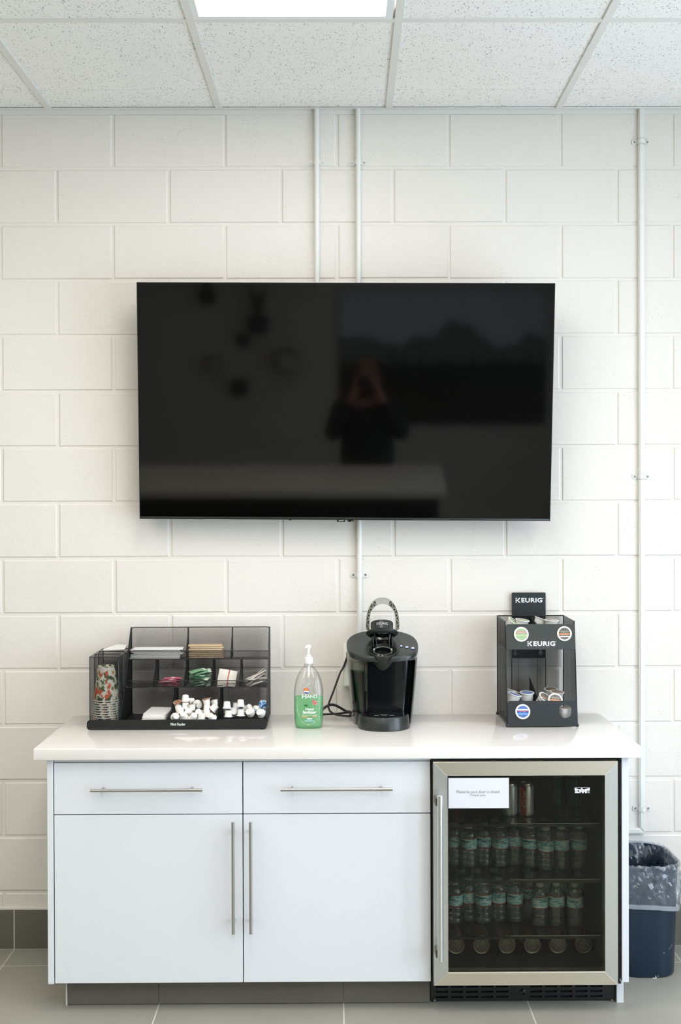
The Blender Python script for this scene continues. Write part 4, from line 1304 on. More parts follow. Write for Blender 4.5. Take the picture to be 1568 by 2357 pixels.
rgt = [(1178, 757, -0.250, (0, 0.02, 0), 'upside down at the front left'), (1222, 745, -0.225, (1.35, 0.0, 0.15), 'on its side, second from the left'), (1278, 750, -0.240, (0, 0, 0.5), 'upside down in the centre'), (1240, 706, -0.180, (2.7, 0.25, 0), 'at the back left, tipped over'),
       (1345, 748, -0.250, (1.25, 0.0, -0.35), 'on its side, base facing left and forward'), (1428, 752, -0.255, (1.2, 0.0, -0.35), 'on its side at the front right, base facing forward'), (1335, 715, -0.205, (0.8, 0.5, 0.4), 'leaning behind the two lying ones'), (1400, 722, -0.215, (1.3, 0.0, -1.0), 'on its side behind the right-hand one'),
       (1168, 690, -0.250, (0, 0, 0.3), 'upside down on top of the front left one'), (1275, 675, -0.232, (0, 0.02, 0), 'upside down on top of the centre one'), (1448, 680, -0.215, (-1.45, 0.0, 0.25), 'standing on edge with its blue and red lid showing')]
for e in rgt: cr_place(cb, e, 'creamer pots in the lower right compartment', 'white creamer pot, right compartment, %s')

# ================================================================== HAND SANITIZER
ba = onz(710.5, 1678, CT)
bx, by = ba.x, ba.y + 0.030
sn = thing('sanitizer_bottle', 'clear pump bottle half full of green hand sanitizer', 'bottle', (bx, by, CT))
prof = [(0.0390, 0.0005), (0.0445, 0.003), (0.0470, 0.010), (0.0490, 0.030), (0.0497, 0.060), (0.0500, 0.100), (0.0498, 0.125), (0.0480, 0.142), (0.0440, 0.160), (0.0380, 0.177), (0.0300, 0.192), (0.0210, 0.2035), (0.0155, 0.2085), (0.0132, 0.2105), (0.0132, 0.2145), (0.0160, 0.2150), (0.0160, 0.2165), (0.0132, 0.217), (0.0132, 0.222)]
def flat(rr):
    return 0.62 if rr > 0.03 else 0.62 + (0.03 - rr) / 0.017 * 0.38
def bottle_mesh(prof, n=2.5, seg=48, cap=True, inset=0.0):
    bm = nb(); rs = []
    for r, z in prof:
        f = min(1.0, flat(r))
        nn = n if r > 0.03 else 2.0 + (n - 2.0) * max(0, (r - 0.0132) / 0.0168)
        rs.append(ring(bm, Vector((bx, by, CT + z)), Vector((1, 0, 0)), Vector((0, 1, 0)), r - inset, (r - inset) * f, seg, nn))
    skin_rings(bm, rs, cap=cap)
    return bm
M['bottle'] = clear('sanitizer_plastic', tint=(0.985, 0.99, 0.985), gloss=1.3, rough=0.04, edge=0.45)
M['gel'] = clear('green_gel', tint=(0.80, 0.96, 0.84), gloss=0.2, rough=0.05, haze=0.42, haze_rgb=lin((150, 236, 165)), edge=0.12)
obj('bottle_body', bottle_mesh(prof), M['bottle'], sn, 60)
gp = [p for p in prof if p[1] <= 0.100]
gp = gp + [(0.0500, 0.1065)]
gel = obj('gel', bottle_mesh(gp, inset=0.0016), M['gel'], sn, 60)
gel['label'] = 'green gel filling the lower half'
def on_front(bm, zoff=0.0006):
    for v in bm.verts:
        lx = v.co.x; lz = v.co.z
        rr = 0.0498
        k_ = max(0.0, 1 - abs(lx / rr) ** 2.5) ** (1 / 2.5)
        v.co = Vector((bx + lx, by - rr * 0.62 * k_ - zoff + v.co.y, CT + lz))
    return bm
def disc(r, cx, cz, seg=32, a0=0, a1=2 * PI, r_in=None):
    bm = nb()
    if r_in is None:
        bm.faces.new([bm.verts.new((cx + r * math.cos(a0 + (a1 - a0) * i / seg), 0, cz + r * math.sin(a0 + (a1 - a0) * i / seg))) for i in range(seg + (0 if abs(a1 - a0 - 2 * PI) < 1e-6 else 1))])
    return bm
def sticker(name, bm, m, off=0.0006):
    return obj(name, on_front(bm, off), m, sn, 0)
K = 1 / 10.116 / 683.0                    # metres per pixel of the close-up
lx = lambda p: (p - 510) * K
lz = lambda p: (2020 - p) * K * 1.012
M['orange'] = simple('orange_print', (238, 150, 40), 0.5); M['navy'] = simple('blue_print', (30, 70, 150), 0.5); M['red'] = simple('red_print', (214, 50, 70), 0.5); M['leafp'] = simple('dark_green_print', (24, 104, 60), 0.5); M['pale'] = simple('pale_print', (226, 240, 232), 0.5)
emb = obj('emblem', on_front(disc(0.0096, lx(458), lz(1135), a0=0, a1=PI), 0.0006), M['red'], sn, 0); emb['label'] = 'small round orange and blue emblem'
obj('emblem_lower', on_front(disc(0.0096, lx(458), lz(1135), a0=PI, a1=2 * PI), 0.0006), M['navy'], emb, 0)
obj('emblem_sun', on_front(disc(0.0065, lx(458), lz(1125), a0=0.0, a1=PI), 0.0010), M['orange'], emb, 0)
bm = nb(); box(bm, lx(400), lx(516), -0.0004, 0, lz(1168), lz(1136)); obj('emblem_band', on_front(bm, 0.0010), M['white_em'], emb, 0)
bm = shift(text_bm('H', 0.0150, 0.0150, 0.012), (lx(410), 0, lz(1262)))
merge(bm, shift(text_bm('AND', 0.0345, 0.0110, 0.01), (lx(590), 0, lz(1265))))
sticker('lettering', bm, M['white_em'])
bm = shift(text_bm('Rx', 0.0185, 0.0185, 0.045, shear=0.15), (lx(664), 0, lz(1400)))
sticker('lettering_halo', bm, M['white_em'])
sticker('lettering', shift(text_bm('Rx', 0.0165, 0.0170, 0.02, shear=0.15), (lx(660), 0, lz(1400))), M['red'], 0.0012)
bm = shift(text_bm('Hand', 0.0270, 0.0085, 0.03), (lx(535), 0, lz(1558))); merge(bm, shift(text_bm('Sanitizer', 0.0455, 0.0092, 0.03), (lx(532), 0, lz(1630))))
sticker('lettering', bm, M['white_em'])
bm = shift(text_bm('Kills Harmful & Common', 0.0500, 0.0035, 0.0), (lx(535), 0, lz(1698))); merge(bm, nb())
sticker('lettering', bm, M['pale'])
bm = nb(); box(bm, lx(355), lx(708), -0.0004, 0, lz(1745), lz(1722)); k = sticker('print_band', bm, simple('peach_print', (226, 170, 130), 0.5)); 
bm = nb(); box(bm, lx(475), lx(590), -0.0004, 0, lz(1795), lz(1768)); sticker('print_band', bm, M['white_em'])
bm = nb(); box(bm, lx(420), lx(640), -0.0004, 0, lz(1842), lz(1822)); sticker('print_band', bm, simple('sky_print', (150, 200, 214), 0.5))
bm = nb()
for a in range(7):
    t_ = math.radians(20 + a * 23.3); L = 0.0095 if a % 2 else 0.0085
    cx_, cz_ = lx(450), lz(1495)
    d = Vector((math.cos(t_), 0, math.sin(t_))); p = Vector((-d.z, 0, d.x))
    o_ = Vector((cx_, 0, cz_)); bend = Vector((0, 0, 0.0018)) * abs(d.x)
    bm.faces.new([bm.verts.new(q) for q in (o_ - p * 0.0006, o_ + d * L * 0.55 - p * 0.0009 - bend, o_ + d * L + bend, o_ + d * L * 0.55 + p * 0.0009 - bend, o_ + p * 0.0006)])
k = sticker('leaf_print', bm, M['leafp'])
# oval panel line on the front
bm = nb()
pts = []
for i in range(40):
    a_ = 2 * PI * i / 40
    pts.append((0.0395 * math.cos(a_), 0, 0.083 + 0.069 * math.sin(a_)))
pts = [on_front_pt for on_front_pt in pts]
pp = []
for x_, _, z_ in pts:
    k_ = max(0.0, 1 - abs(x_ / 0.0498) ** 2.5) ** (1 / 2.5)
    pp.append((bx + x_, by - 0.0498 * 0.62 * k_ - 0.0002, CT + z_))
tube(bm, pp, 0.0006, 6, True)
obj('panel_ridge', bm, clear('ridge_plastic', tint=(0.85, 0.92, 0.88), gloss=2.5, rough=0.1, haze=0.25), sn)
pump = obj('pump_collar', lathe(nb(), [(0.0150, 0.2185), (0.0152, 0.2195), (0.0152, 0.238), (0.0145, 0.2395), (0.0090, 0.240), (0.0088, 0.2465), (0.0080, 0.2475), (0.0046, 0.248), (0.0040, 0.2600), (0.0050, 0.2705)], (bx, by, CT), 32), M['white_pl'], sn)
bm = nb()
prism(bm, [(bx - 0.0065, CT + 0.2695), (bx + 0.0085, CT + 0.2705), (bx + 0.0090, CT + 0.2800), (bx + 0.0055, CT + 0.2825), (bx - 0.0040, CT + 0.2815), (bx - 0.0120, CT + 0.2770), (bx - 0.0125, CT + 0.2740)], 'y', by - 0.0065, by + 0.0065)
bmesh.ops.bevel(bm, geom=list(bm.edges), offset=0.0015, segments=2, affect='EDGES', clamp_overlap=True)
obj('nozzle', bm, M['white_pl'], pump)
obj('dip_tube', cyl(nb(), (bx, by, CT + 0.012), (bx, by, CT + 0.205), 0.0022, seg=12), clear('dip_tube_plastic', tint=(0.9, 0.92, 0.9), haze=0.35), sn)
obj('pump_body', cyl(nb(), (bx, by, CT + 0.180), (bx, by, CT + 0.2180), 0.0042, seg=16), M['white_pl'], sn)

# ================================================================== SINGLE-CUP COFFEE MAKER
kx, kyc, kry = 0.1700, -0.140, 0.104
TILT = math.radians(18.6)
TP0 = Vector((kx, -0.243, 1.080)); TN = Vector((0, -math.sin(TILT), math.cos(TILT)))
km = thing('coffee_maker', 'black single-cup coffee maker with its grey handle lifted open', 'coffee maker', (kx, kyc, CT))
def on_plane(px, py, P0=TP0, N=TN):
    d = ray(px, py)
    return CAM + d * ((P0 - CAM).dot(N) / d.dot(N))
def half(z):
    t = (z - CT) / (1.09 - CT)
    return 0.1005 + 0.0225 * t + 0.002 * math.sin(PI * t)
def sec(bm, z, ex=0.0, n=3.0, xmin=None, xmax=None, seg=64, yc=kyc, ry=kry, tilted=None, nback=None):
    r = ring(bm, Vector((kx, yc, z)), Vector((1, 0, 0)), Vector((0, 1, 0)), half(z) + ex, ry, seg, n)
    for v in r:
        if nback and v.co.y > yc:
            t_ = (v.co.y - yc) / ry; v.co.x = kx + math.copysign(max(0.0, 1 - t_ ** nback) ** (1 / nback), v.co.x - kx) * (half(z) + ex)
        if xmin is not None: v.co.x = max(v.co.x, xmin)
        if xmax is not None: v.co.x = min(v.co.x, xmax)
        if tilted is not None:
            v.co.z = TP0.z + (v.co.y - TP0.y) * math.tan(TILT) + tilted
    return r
M['kblack'] = simple('coffee_maker_black', (11, 15, 18), 0.10, spec=0.65)
M['kdark'] = simple('dark_grey_plastic', (40, 45, 43), 0.30, spec=0.5)
M['kgrey'] = simple('grey_plastic', (168, 169, 158), 0.4)
M['kshell'] = simple('silver_grey_shell', (158, 160, 150), 0.35, 0.2)
XR = kx - 0.054
bm = nb(); skin_rings(bm, [sec(bm, z, 0, xmin=XR + 0.0005, yc=-0.1225, ry=0.0865, n=4.5) for z in (0.886, 0.93, 0.97, 1.01, 1.045, 1.062)] )
housing = obj('housing', bm, M['kblack'], km)
bm = nb(); skin_rings(bm, [sec(bm, z, 0.0005, xmin=kx + half(z) - 0.012) for z in (CT + 0.004, 0.886, 0.93, 0.97, 1.01, 1.045, 1.064)])
obj('side_wing', bm, M['kblack'], km)
bm = nb(); skin_rings(bm, [sec(bm, z, -0.001 if z < CT + 0.01 else 0) for z in (CT + 0.001, CT + 0.006, 0.865, 0.8855)])
obj('base', bm, M['kblack'], km)
bm = nb(); skin_rings(bm, [sec(bm, 1.067, 0.001, tilted=-0.018, nback=2.3), sec(bm, 1.075, 0.0022, tilted=-0.014, nback=2.3), sec(bm, 1.08, 0.0024, tilted=-0.004, nback=2.3), sec(bm, 1.08, -0.001, ry=kry - 0.002, tilted=-0.0008, nback=2.3), sec(bm, 1.08, -0.012, ry=kry - 0.012, tilted=0.0, nback=2.3)])
top = obj('top_cover', bm, M['kdark'], km)
bm = nb(); skin_rings(bm, [sec(bm, z, 0.0022, yc=-0.112, ry=0.080, n=3.4) for z in (CT + 0.002, 0.90, 0.97, 1.04, 1.075)])
obj('rear_shell', bm, M['kshell'], km)
# water reservoir on the left
M['smoke'] = clear('smoky_plastic', tint=(0.80, 0.81, 0.77), gloss=1.3, rough=0.05, edge=0.5)
M['kwater'] = clear('dark_tinted_water', tint=(0.17, 0.20, 0.19), gloss=0.6, rough=0.05)  # strong dark tint in the water itself
rsx = lambda bm, z, e: sec(bm, z, e, xmax=XR - 0.001 + min(e, 0) * 0.5, yc=-0.150, ry=0.092 + min(e, 0))
bm = nb(); skin_rings(bm, [rsx(bm, z, 0.0) for z in (0.8875, 0.92, 0.97, 1.02, 1.058)])
rv = obj('water_reservoir', bm, M['smoke'], km); rv['label'] = 'see-through smoky water tank'
bm = nb(); skin_rings(bm, [sec(bm, z, -0.003, xmax=XR - 0.014, yc=-0.150, ry=0.088) for z in (0.889, 0.95, 1.0, 1.026)])
obj('water', bm, M['kwater'], rv)
bm = nb(); box(bm, XR - 0.0125, XR - 0.010, -0.2395, -0.236, 0.8885, 1.055)
box(bm, XR - 0.0095, XR - 0.002, -0.205, -0.200, 0.8885, 0.955)
obj('tank_rib', bm, M['kblack'], rv, 0)
# drip tray
def dshape(a, b, n=28, back=0.0):
    return [(kx - a, -0.2435 + back)] + [(kx - a * math.cos(PI * i / n), -0.250 - b * math.sin(PI * i / n)) for i in range(n + 1)] + [(kx + a, -0.2435 + back)]
bm = nb(); rs = []
for z, a, b in ((CT + 0.0005, 0.0880, 0.0900), (CT + 0.003, 0.0890, 0.0912), (0.8830, 0.0852, 0.0872), (0.8858, 0.0835, 0.0855)):
    rs.append([bm.verts.new((x, y, z)) for x, y in dshape(a, b)])
skin_rings(bm, rs)
dt = obj('drip_tray', bm, M['kdark'], km, 30)
bm = nb(); prism(bm, dshape(0.079, 0.079), 'z', 0.8858, 0.8866); obj('drip_plate', bm, M['kblack'], dt, 0)
bm = nb()
for dx, dy in ((-.012, -.27), (-.004, -.268), (.004, -.268), (.012, -.27), (-.008, -.280), (0, -.281), (.008, -.280), (-.004, -.292), (.004, -.292)):
    cyl(bm, (kx + dx, dy, 0.8864), (kx + dx, dy, 0.8872), 0.0016, seg=10)
for s in (-1, 1):
    box(bm, kx + s * 0.026 - 0.008, kx + s * 0.026 + 0.008, -0.287, -0.2845, 0.8864, 0.8870)
obj('drain_hole', bm, M['kgrey'], dt)
# pod holder funnel, square to the sloping top
def tmat(P, ang):
    return Matrix.Translation(P) @ Matrix.Rotation(ang, 4, 'X')
FP = Vector((kx - 0.0008, -0.205, TP0.z + (-0.205 + 0.243) * math.tan(TILT) + 0.004))
MF = tmat(FP, TILT)
def tl(prof, Mx, seg=40, cap=True, sy=1.0):
    return xform(lathe(nb(), prof, seg=seg, cap=cap, sy=sy), Mx)
cut(top, xform(cyl(nb(), (0, 0, -0.08), (0, 0, 0.05), 0.0512, seg=48), MF)); cut(housing, xform(cyl(nb(), (0, 0, -0.022), (0, 0, 0.05), 0.0475, seg=48), MF))
M['funnel'] = simple('warm_grey_funnel', (66, 70, 63), 0.32, 0.3)
fn = obj('pod_holder', tl([(0.0010, -0.066), (0.0235, -0.066), (0.0255, -0.064), (0.0275, -0.058), (0.0440, -0.020), (0.0505, -0.002), (0.0515, 0.0015), (0.0505, 0.0022), (0.0485, 0.0015), (0.0470, -0.006), (0.041, -0.016), (0.030, -0.017), (0.001, -0.017)], MF), M['funnel'], km)
obj('pod_ring', tl([(0.0250, -0.017), (0.0360, -0.016), (0.0365, -0.004), (0.0345, -0.0015), (0.0320, -0.001), (0.0300, -0.002), (0.0285, -0.008), (0.0275, -0.017)], MF, cap=False), M['black_gloss'], fn)
k = obj('pod_ring_edge', tl([(0.0292, -0.0020), (0.0300, -0.0005), (0.0322, 0.0004), (0.0338, -0.0004)], MF, cap=False), simple('grey_ring_rim', (104, 104, 96), 0.35, 0.4), fn)  # rim of the ring, lighter grey than the ring
for s in (-1, 1):
    obj('locking_tab', xform(box(nb(), s * 0.030 - 0.003, s * 0.030 + 0.003, -0.004, 0.004, 0.000, 0.006, 0.001), MF), M['kgrey'], fn)
obj('pod_well', tl([(0.0275, -0.0165), (0.025, -0.0160), (0.0005, -0.0160)], MF), simple('well_black', (6, 6, 7), 0.4), fn)
bm = nb()
box(bm, kx - 0.030, kx + 0.030, -0.158, -0.100, 1.085, 1.150, 0.004)
for s in (-1, 1):
    box(bm, kx + s * 0.0335 - 0.003, kx + s * 0.0335 + 0.003, -0.180, -0.140, 1.085, 1.142, 0.002)
    box(bm, kx + s * 0.0225 - 0.0015, kx + s * 0.0225 + 0.0015, -0.182, -0.160, 1.090, 1.140, 0.001)
obj('hinge_block', bm, M['kblack'], km)
# opened lid head
HA = math.radians(-24)
hc = at(881, 1457.5, -0.140); hc.x = kx - 0.0005
MH = tmat(hc, HA)
ld = obj('lid', tl([(0.001, -0.006), (0.030, -0.006), (0.046, -0.009), (0.0545, -0.004), (0.0570, 0.001), (0.0550, 0.004), (0.0400, 0.007), (0.0395, 0.009), (0.0395, 0.036), (0.0380, 0.0385), (0.0360, 0.0390), (0.001, 0.0392)], MH, sy=0.92), M['kdark'], km)
ld['label'] = 'round lid tipped back'
obj('piston', tl([(0.001, -0.020), (0.014, -0.020), (0.024, -0.016), (0.031, -0.008), (0.033, -0.004)], MH), M['kblack'], ld)
bm = nb()
box(bm, -0.030, 0.030, -0.012, 0.030, -0.030, -0.004, 0.003)
obj('lid_hinge', xform(bm, MH), M['kblack'], ld)
tb = text_bm('KEURIG', 0.0415, 0.0085, 0.012)
for v in tb.verts:
    a_ = v.co.x / 0.0398
    v.co = Vector((0.0399 * math.sin(a_), -0.0399 * 0.92 * math.cos(a_) , v.co.z + 0.024))
obj('lettering', xform(tb, MH), M['white_em'], ld, 0)
# lifted handle: a flat arch with a zigzag of ribs
hy = -0.118
O_ = [(842.5, 1449), (842, 1437), (842.8, 1424), (845, 1411), (849, 1399), (855, 1388.5), (863, 1380.5), (871.5, 1376.8), (880.5, 1376)]
I_ = [(850.5, 1452), (850.8, 1437), (851.2, 1424), (852.5, 1414), (856, 1405), (861, 1398.5), (867, 1393.5), (873.5, 1390.6), (880.5, 1389.8)]
def arc(L):
    P = [at(px, py, hy) for px, py in L]
    c_ = P[-1].x
    full = P + [Vector((2 * c_ - p.x, p.y, p.z)) for p in reversed(P[:-1])]
    return smooth_path(full, 3)
Oa, Ia = arc(O_), arc(I_)
def strip(bm, A, B, y0, y1):
    n_ = len(A)
    v = [[bm.verts.new((p.x, y, p.z)) for p in L] for L in (A, B) for y in (y0, y1)]
    for i in range(n_ - 1):
        bm.faces.new((v[0][i], v[0][i + 1], v[2][i + 1], v[2][i])); bm.faces.new((v[1][i], v[3][i], v[3][i + 1], v[1][i + 1]))
        bm.faces.new((v[0][i], v[1][i], v[1][i + 1], v[0][i + 1])); bm.faces.new((v[2][i], v[2][i + 1], v[3][i + 1], v[3][i]))
    for e_ in (0, n_ - 1):
        bm.faces.new((v[0][e_], v[2][e_], v[3][e_], v[1][e_]))
lerp = lambda A, B, t: [a.lerp(b, t) for a, b in zip(A, B)]
bm = nb()
strip(bm, Oa, lerp(Oa, Ia, 0.12), hy - 0.010, hy + 0.010); strip(bm, lerp(Oa, Ia, 0.88), Ia, hy - 0.010, hy + 0.010)
strip(bm, Oa, Ia, hy + 0.002, hy + 0.0045)
m_ = len(Oa) // 2
strip(bm, Oa[m_ - 6:m_ + 7], Ia[m_ - 6:m_ + 7], hy - 0.009, hy - 0.006)
hd = obj('handle', bm, M['kgrey'], km, 30); hd['label'] = 'light grey arched handle, raised'
bm = nb()
ks = list(range(0, m_ - 5, 2))
for side_ in (0, 1):
    prev = None
    for j, i_ in enumerate(ks):
        idx = i_ if side_ == 0 else len(Oa) - 1 - i_
        p = Oa[idx] if j % 2 == 0 else Ia[idx]
        if prev is not None:
            d = (p - prev).normalized(); nrm = Vector((-d.z, 0, d.x)) * 0.0007
            pts = [prev + nrm, p + nrm, p - nrm, prev - nrm]
            A = [bm.verts.new((q.x, hy - 0.0095, q.z)) for q in pts]; B = [bm.verts.new((q.x, hy + 0.003, q.z)) for q in pts]
            bm.faces.new(A); bm.faces.new(list(reversed(B)))
            for t_ in range(4): bm.faces.new((A[t_], B[t_], B[(t_ + 1) % 4], A[(t_ + 1) % 4]))
        prev = p
obj('zigzag_rib', bm, simple('pale_grey_plastic', (186, 186, 174), 0.4), hd, 0)
# controls
t = NT('lit_button')
em = t.n('ShaderNodeEmission'); em.inputs[0].default_value = (0.45, 0.58, 1.0, 1); em.inputs[1].default_value = 1.3
M['lamp'] = t.done(em.outputs[0])
for px, py, r in ((924, 1488.5, 0.0040), (936.7, 1490.8, 0.0050), (950.5, 1493.5, 0.0058)):
    c = on_plane(px, py) + TN * 0.0012
    b_ = obj('button', xform(lathe(nb(), [(r, 0), (r, 0.001), (r * 0.85, 0.0015)], seg=24), tmat(c, TILT)), M['kblack'], top)
    bm = nb(); tube(bm, [(r * 0.8 * math.cos(a_), r * 0.8 * math.sin(a_), 0.0017) for a_ in [2 * PI * i / 24 for i in range(24)]], r * 0.20, 6, True)
    # a small cup sign inside the ring
    box(bm, -r * 0.28, r * 0.28, -r * 0.3, r * 0.22, 0.0012, 0.0019)
    k = obj('lit_ring', xform(bm, tmat(c, TILT)), M['lamp'], top); k['label'] = 'glowing blue-white button ring'
bm = nb()
for (px0, px1, py) in ((919, 925, 1466.0), (919, 926, 1468.8), (923, 930, 1472.5), (926, 933, 1477), (928, 944, 1482.5), (934, 938, 1472.5), (933, 939, 1477.3)):
    a = on_plane(px0, py); b = on_plane(px1, py)
    s = TN * 0.0006; u_ = Vector((0, math.cos(TILT), math.sin(TILT))) * 0.0012
    bm.faces.new([bm.verts.new(q) for q in (a + s, b + s, b + s + u_, a + s + u_)])
obj('lamp_legend', bm, simple('grey_print', (132, 140, 136), 0.5), top, 0)
bm = nb()
for i, (px, py) in enumerate([(870 - 54 + 6 * q, 1468 + (q % 2)) for q in range(5)]):
    a = on_plane(px, py); s = TN * 0.0006; u_ = Vector((0, math.cos(TILT), math.sin(TILT))) * 0.0015
    bm.faces.new([bm.verts.new(q) for q in (a + s, a + s + Vector((0.006, 0, 0)), a + s + u_ + Vector((0.005, 0, 0)), a + s + u_)])
obj('fill_legend', bm, simple('embossed_print', (24, 28, 27), 0.3), top, 0)
# ---- power cord: one flat cable, from the outlet box down and round behind the bottle
pp = [(800, 1510, -0.052), (790.5, 1536, -0.056), (783.6, 1548, -0.06), (775.7, 1569, -0.07), (766.8, 1593.7, -0.085), (759.2, 1613, -0.10), (756.2, 1626, -0.11), (760, 1637, -0.118), (770, 1643.5, -0.125), (788.5, 1647.3, -0.13), (806, 1648.3, -0.13), (814, 1646.0, -0.11), (806, 1639, -0.085),
      (796, 1636.5, -0.08), (784, 1629.5, -0.085), (772, 1623.5, -0.09), (761, 1622.4, -0.095), (750, 1627, -0.10), (738, 1637, -0.105), (733, 1642, -0.10), (740, 1644.3, -0.09), (756, 1643.9, -0.085), (775, 1643.0, -0.08), (795, 1640.4, -0.07), (812, 1639.5, -0.06)]
P = []
for px, py, y in pp:
    q = at(px, py, y); q.z = max(q.z, CT + 0.0042); P.append(q)
P[10].x = min(P[10].x, kx - 0.112); P[11].x = min(P[11].x, kx - 0.112); P[-1].x = kx - 0.104
cord = obj('power_cord', tube(nb(), smooth_path(P, 6), 0.0046, 8, flat=0.75), M['black_soft'], km)
bm = nb(); q = at(799, 1508, -0.05); box(bm, q.x - 0.003, q.x + 0.020, -0.066, -0.0495, q.z - 0.012, q.z + 0.012, 0.003)
obj('plug', bm, M['black_soft'], cord)

# ================================================================== COFFEE POD STAND
SX0, SX1, SYB, SYF, SYT, SZR = 0.5895, 0.8275, -0.016, -0.2640, -0.2140, 1.1970
SZ0 = CT + 0.013
def sy(z): return SYF + (z - SZ0) / (SZR - SZ0) * (SYT - SYF)
def onf(px, py, off=0.0):
    y = -0.24
    for _ in range(6):
        p = at(px, py, y); y = sy(p.z) - off
    return at(px, py, y)
sd = thing('pod_stand', 'tall black mesh coffee pod stand at the right end of the worktop', 'pod stand', ((SX0 + SX1) / 2, -0.14, CT))
fr_ = nb()
for x in (SX0, SX1):
    tube(fr_, [(x, SYB, SZ0), (x, SYB, SZR), (x, SYT, SZR - 0.002), (x, SYF, SZ0)], 0.0022, 8, True)
for (y, z) in ((SYB, SZ0), (SYB, SZR), (SYF, SZ0), (sy(1.104), 1.104), (SYB, 1.104)):
    tube(fr_, [(SX0, y, z), (SX1, y, z)], 0.0020, 8)
frm = obj('wire_frame', fr_, M['rod'], sd)
for x in (SX0, SX1):
    for y in (SYB - 0.002, SYF):
        obj('foot', lathe(nb(), [(0.0005, 0), (0.0035, 0.0006), (0.0055, 0.003), (0.0062, 0.006), (0.0055, 0.009), (0.0035, 0.0115), (0.0005, 0.0125)], (x, y, CT + 0.0003), 16), M['black_gloss'], frm)
# back sheet
obj('back_panel', (lambda bm: (quad(bm, [(SX0, SYB, SZ0), (SX1, SYB, SZ0), (SX1, SYB, SZR), (SX0, SYB, SZR)]), bm)[1])(nb()), M['pxz'], sd, 0)
# side sheets: solid bands with strips of holes between them
for x in (SX0, SX1):
    so, ho = nb(), nb()
    cuts = [0.0, 0.012, 0.488, 0.512, 0.988, 1.0]
    for q in range(len(cuts) - 1):
        ys_ = []
        for zz in (SZ0, SZR - 0.001):
            f = sy(zz)
            ys_.append((SYB + (f - SYB) * cuts[q], SYB + (f - SYB) * cuts[q + 1]))
        if q % 2 == 0:
            quad(so, [(x, ys_[0][0], SZ0), (x, ys_[0][1], SZ0), (x, ys_[1][1], SZR), (x, ys_[1][0], SZR)])
        else:        # the sheet has a real thickness: its holes close up when seen along the sheet
            for lay in range(4):
                xx = x + 0.0005 * (lay - 1.5)
                quad(ho, [(xx, ys_[0][0], SZ0), (xx, ys_[0][1], SZ0), (xx, ys_[1][1], SZR), (xx, ys_[1][0], SZR)])
    s = obj('side_panel', so, M['black'], sd, 0)
    obj('perforated_strip', ho, M['pyz'], s, 0)
# floors
for z, nm in ((1.104, 'upper_floor'), (SZ0 + 0.001, 'lower_floor')):
    bm = nb(); box(bm, SX0, SX1, sy(z), SYB, z - 0.001, z)
    obj(nm, bm, M['black'], sd, 0)
def holed(outline, holes, th, mat_, P0, ang, seg=40):
    'flat plate with round or shaped holes; outline and holes in local (x, z); stands at P0 leaning by ang'
    bm = nb()
    for L in [outline] + holes:
        vs = [bm.verts.new((x, 0, z)) for x, z in L]
        for i in range(len(vs)): bm.edges.new((vs[i], vs[(i + 1) % len(vs)]))
    bmesh.ops.triangle_fill(bm, use_beauty=True, edges=list(bm.edges), normal=(0, -1, 0))
    fs = list(bm.faces)
    r = bmesh.ops.extrude_face_region(bm, geom=fs)
    bmesh.ops.translate(bm, vec=(0, th, 0), verts=[v for v in r['geom'] if isinstance(v, bmesh.types.BMVert)])
    return xform(bm, Matrix.Translation(P0) @ Matrix.Rotation(ang, 4, 'X'))
LEAN = -math.atan2(SYT - SYF, SZR - SZ0)      # leaning back
def front_panel(name, pyt, pyb, holes_px):
    zt_, zb_ = onf(1249, pyt).z, onf(1249, pyb).z
    ct_ = 1 / math.cos(LEAN)
    H_ = (zt_ - zb_) * ct_
    P0 = Vector((0, sy(zb_) - 0.0035, zb_))
    inv = (Matrix.Translation(P0) @ Matrix.Rotation(LEAN, 4, 'X')).inverted()
    hs = []; cs = []
    for px, py, r in holes_px:
        w_ = onf(px, py, 0.0035); l = inv @ w_
        hs.append([(l.x + r * math.cos(2 * PI * i / 40), l.z + r * math.sin(2 * PI * i / 40)) for i in range(40)])
        cs.append(w_)
    o_ = obj(name, holed(rrect(SX0 + 0.002, SX1 + 0.001, 0, H_, 0.009, 5, (1, 1, 0, 0)), hs, 0.0012, None, P0, LEAN), M['black'], sd, 0)
    return o_, cs
up_, ucs = front_panel('upper_front_panel', 1436, 1494.5, ((1200, 1460, 0.0228), (1299.3, 1458.5, 0.0228)))
lo_, lcs = front_panel('lower_front_panel', 1612.5, 1672, ((1203.5, 1638, 0.0228), (1301.5, 1637.0, 0.0228)))
M['dgrey'] = simple('grey_green_powder_coat', (50, 56, 52), 0.45)
up_.data.materials[0] = M['dgrey']; lo_.data.materials[0] = simple('black_panel_coat', (30, 36, 38), 0.45)
bm = nb(); box(bm, SX0 + 0.002, SX1 + 0.001, sy(1.104) - 0.0035, sy(1.104) + 0.012, 1.1005, 1.1025)
obj('panel_fold', bm, M['black'], up_, 0)
def brand(width, height):
    'bold capitals with the stem of the K drawn as three dots'
    bm = shift(text_bm('EURIG', width * 0.765, height, 0.030, spacing=1.10), (width * 0.095, 0, 0))
    x0_ = -width / 2; d = height * 0.145
    for zz in (-0.38, 0.0, 0.38):
        merge(bm, disc(d, x0_ + d, zz * height, 14))
    for s in (1, -1):
        w_ = height * 0.30
        pts = [(x0_ + d * 2.1, 0.0 - s * 0.0), (x0_ + d * 2.1 + w_ * 0.9, 0), (x0_ + d * 2.5 + height * 0.72, s * height / 2), (x0_ + d * 2.5 + height * 0.36, s * height / 2)]
        bm.faces.new([bm.verts.new((x, 0, z)) for x, z in pts])
    merge(bm, disc(height * 0.07, width / 2 + 0.0012, height * 0.42, 10))
    return bm
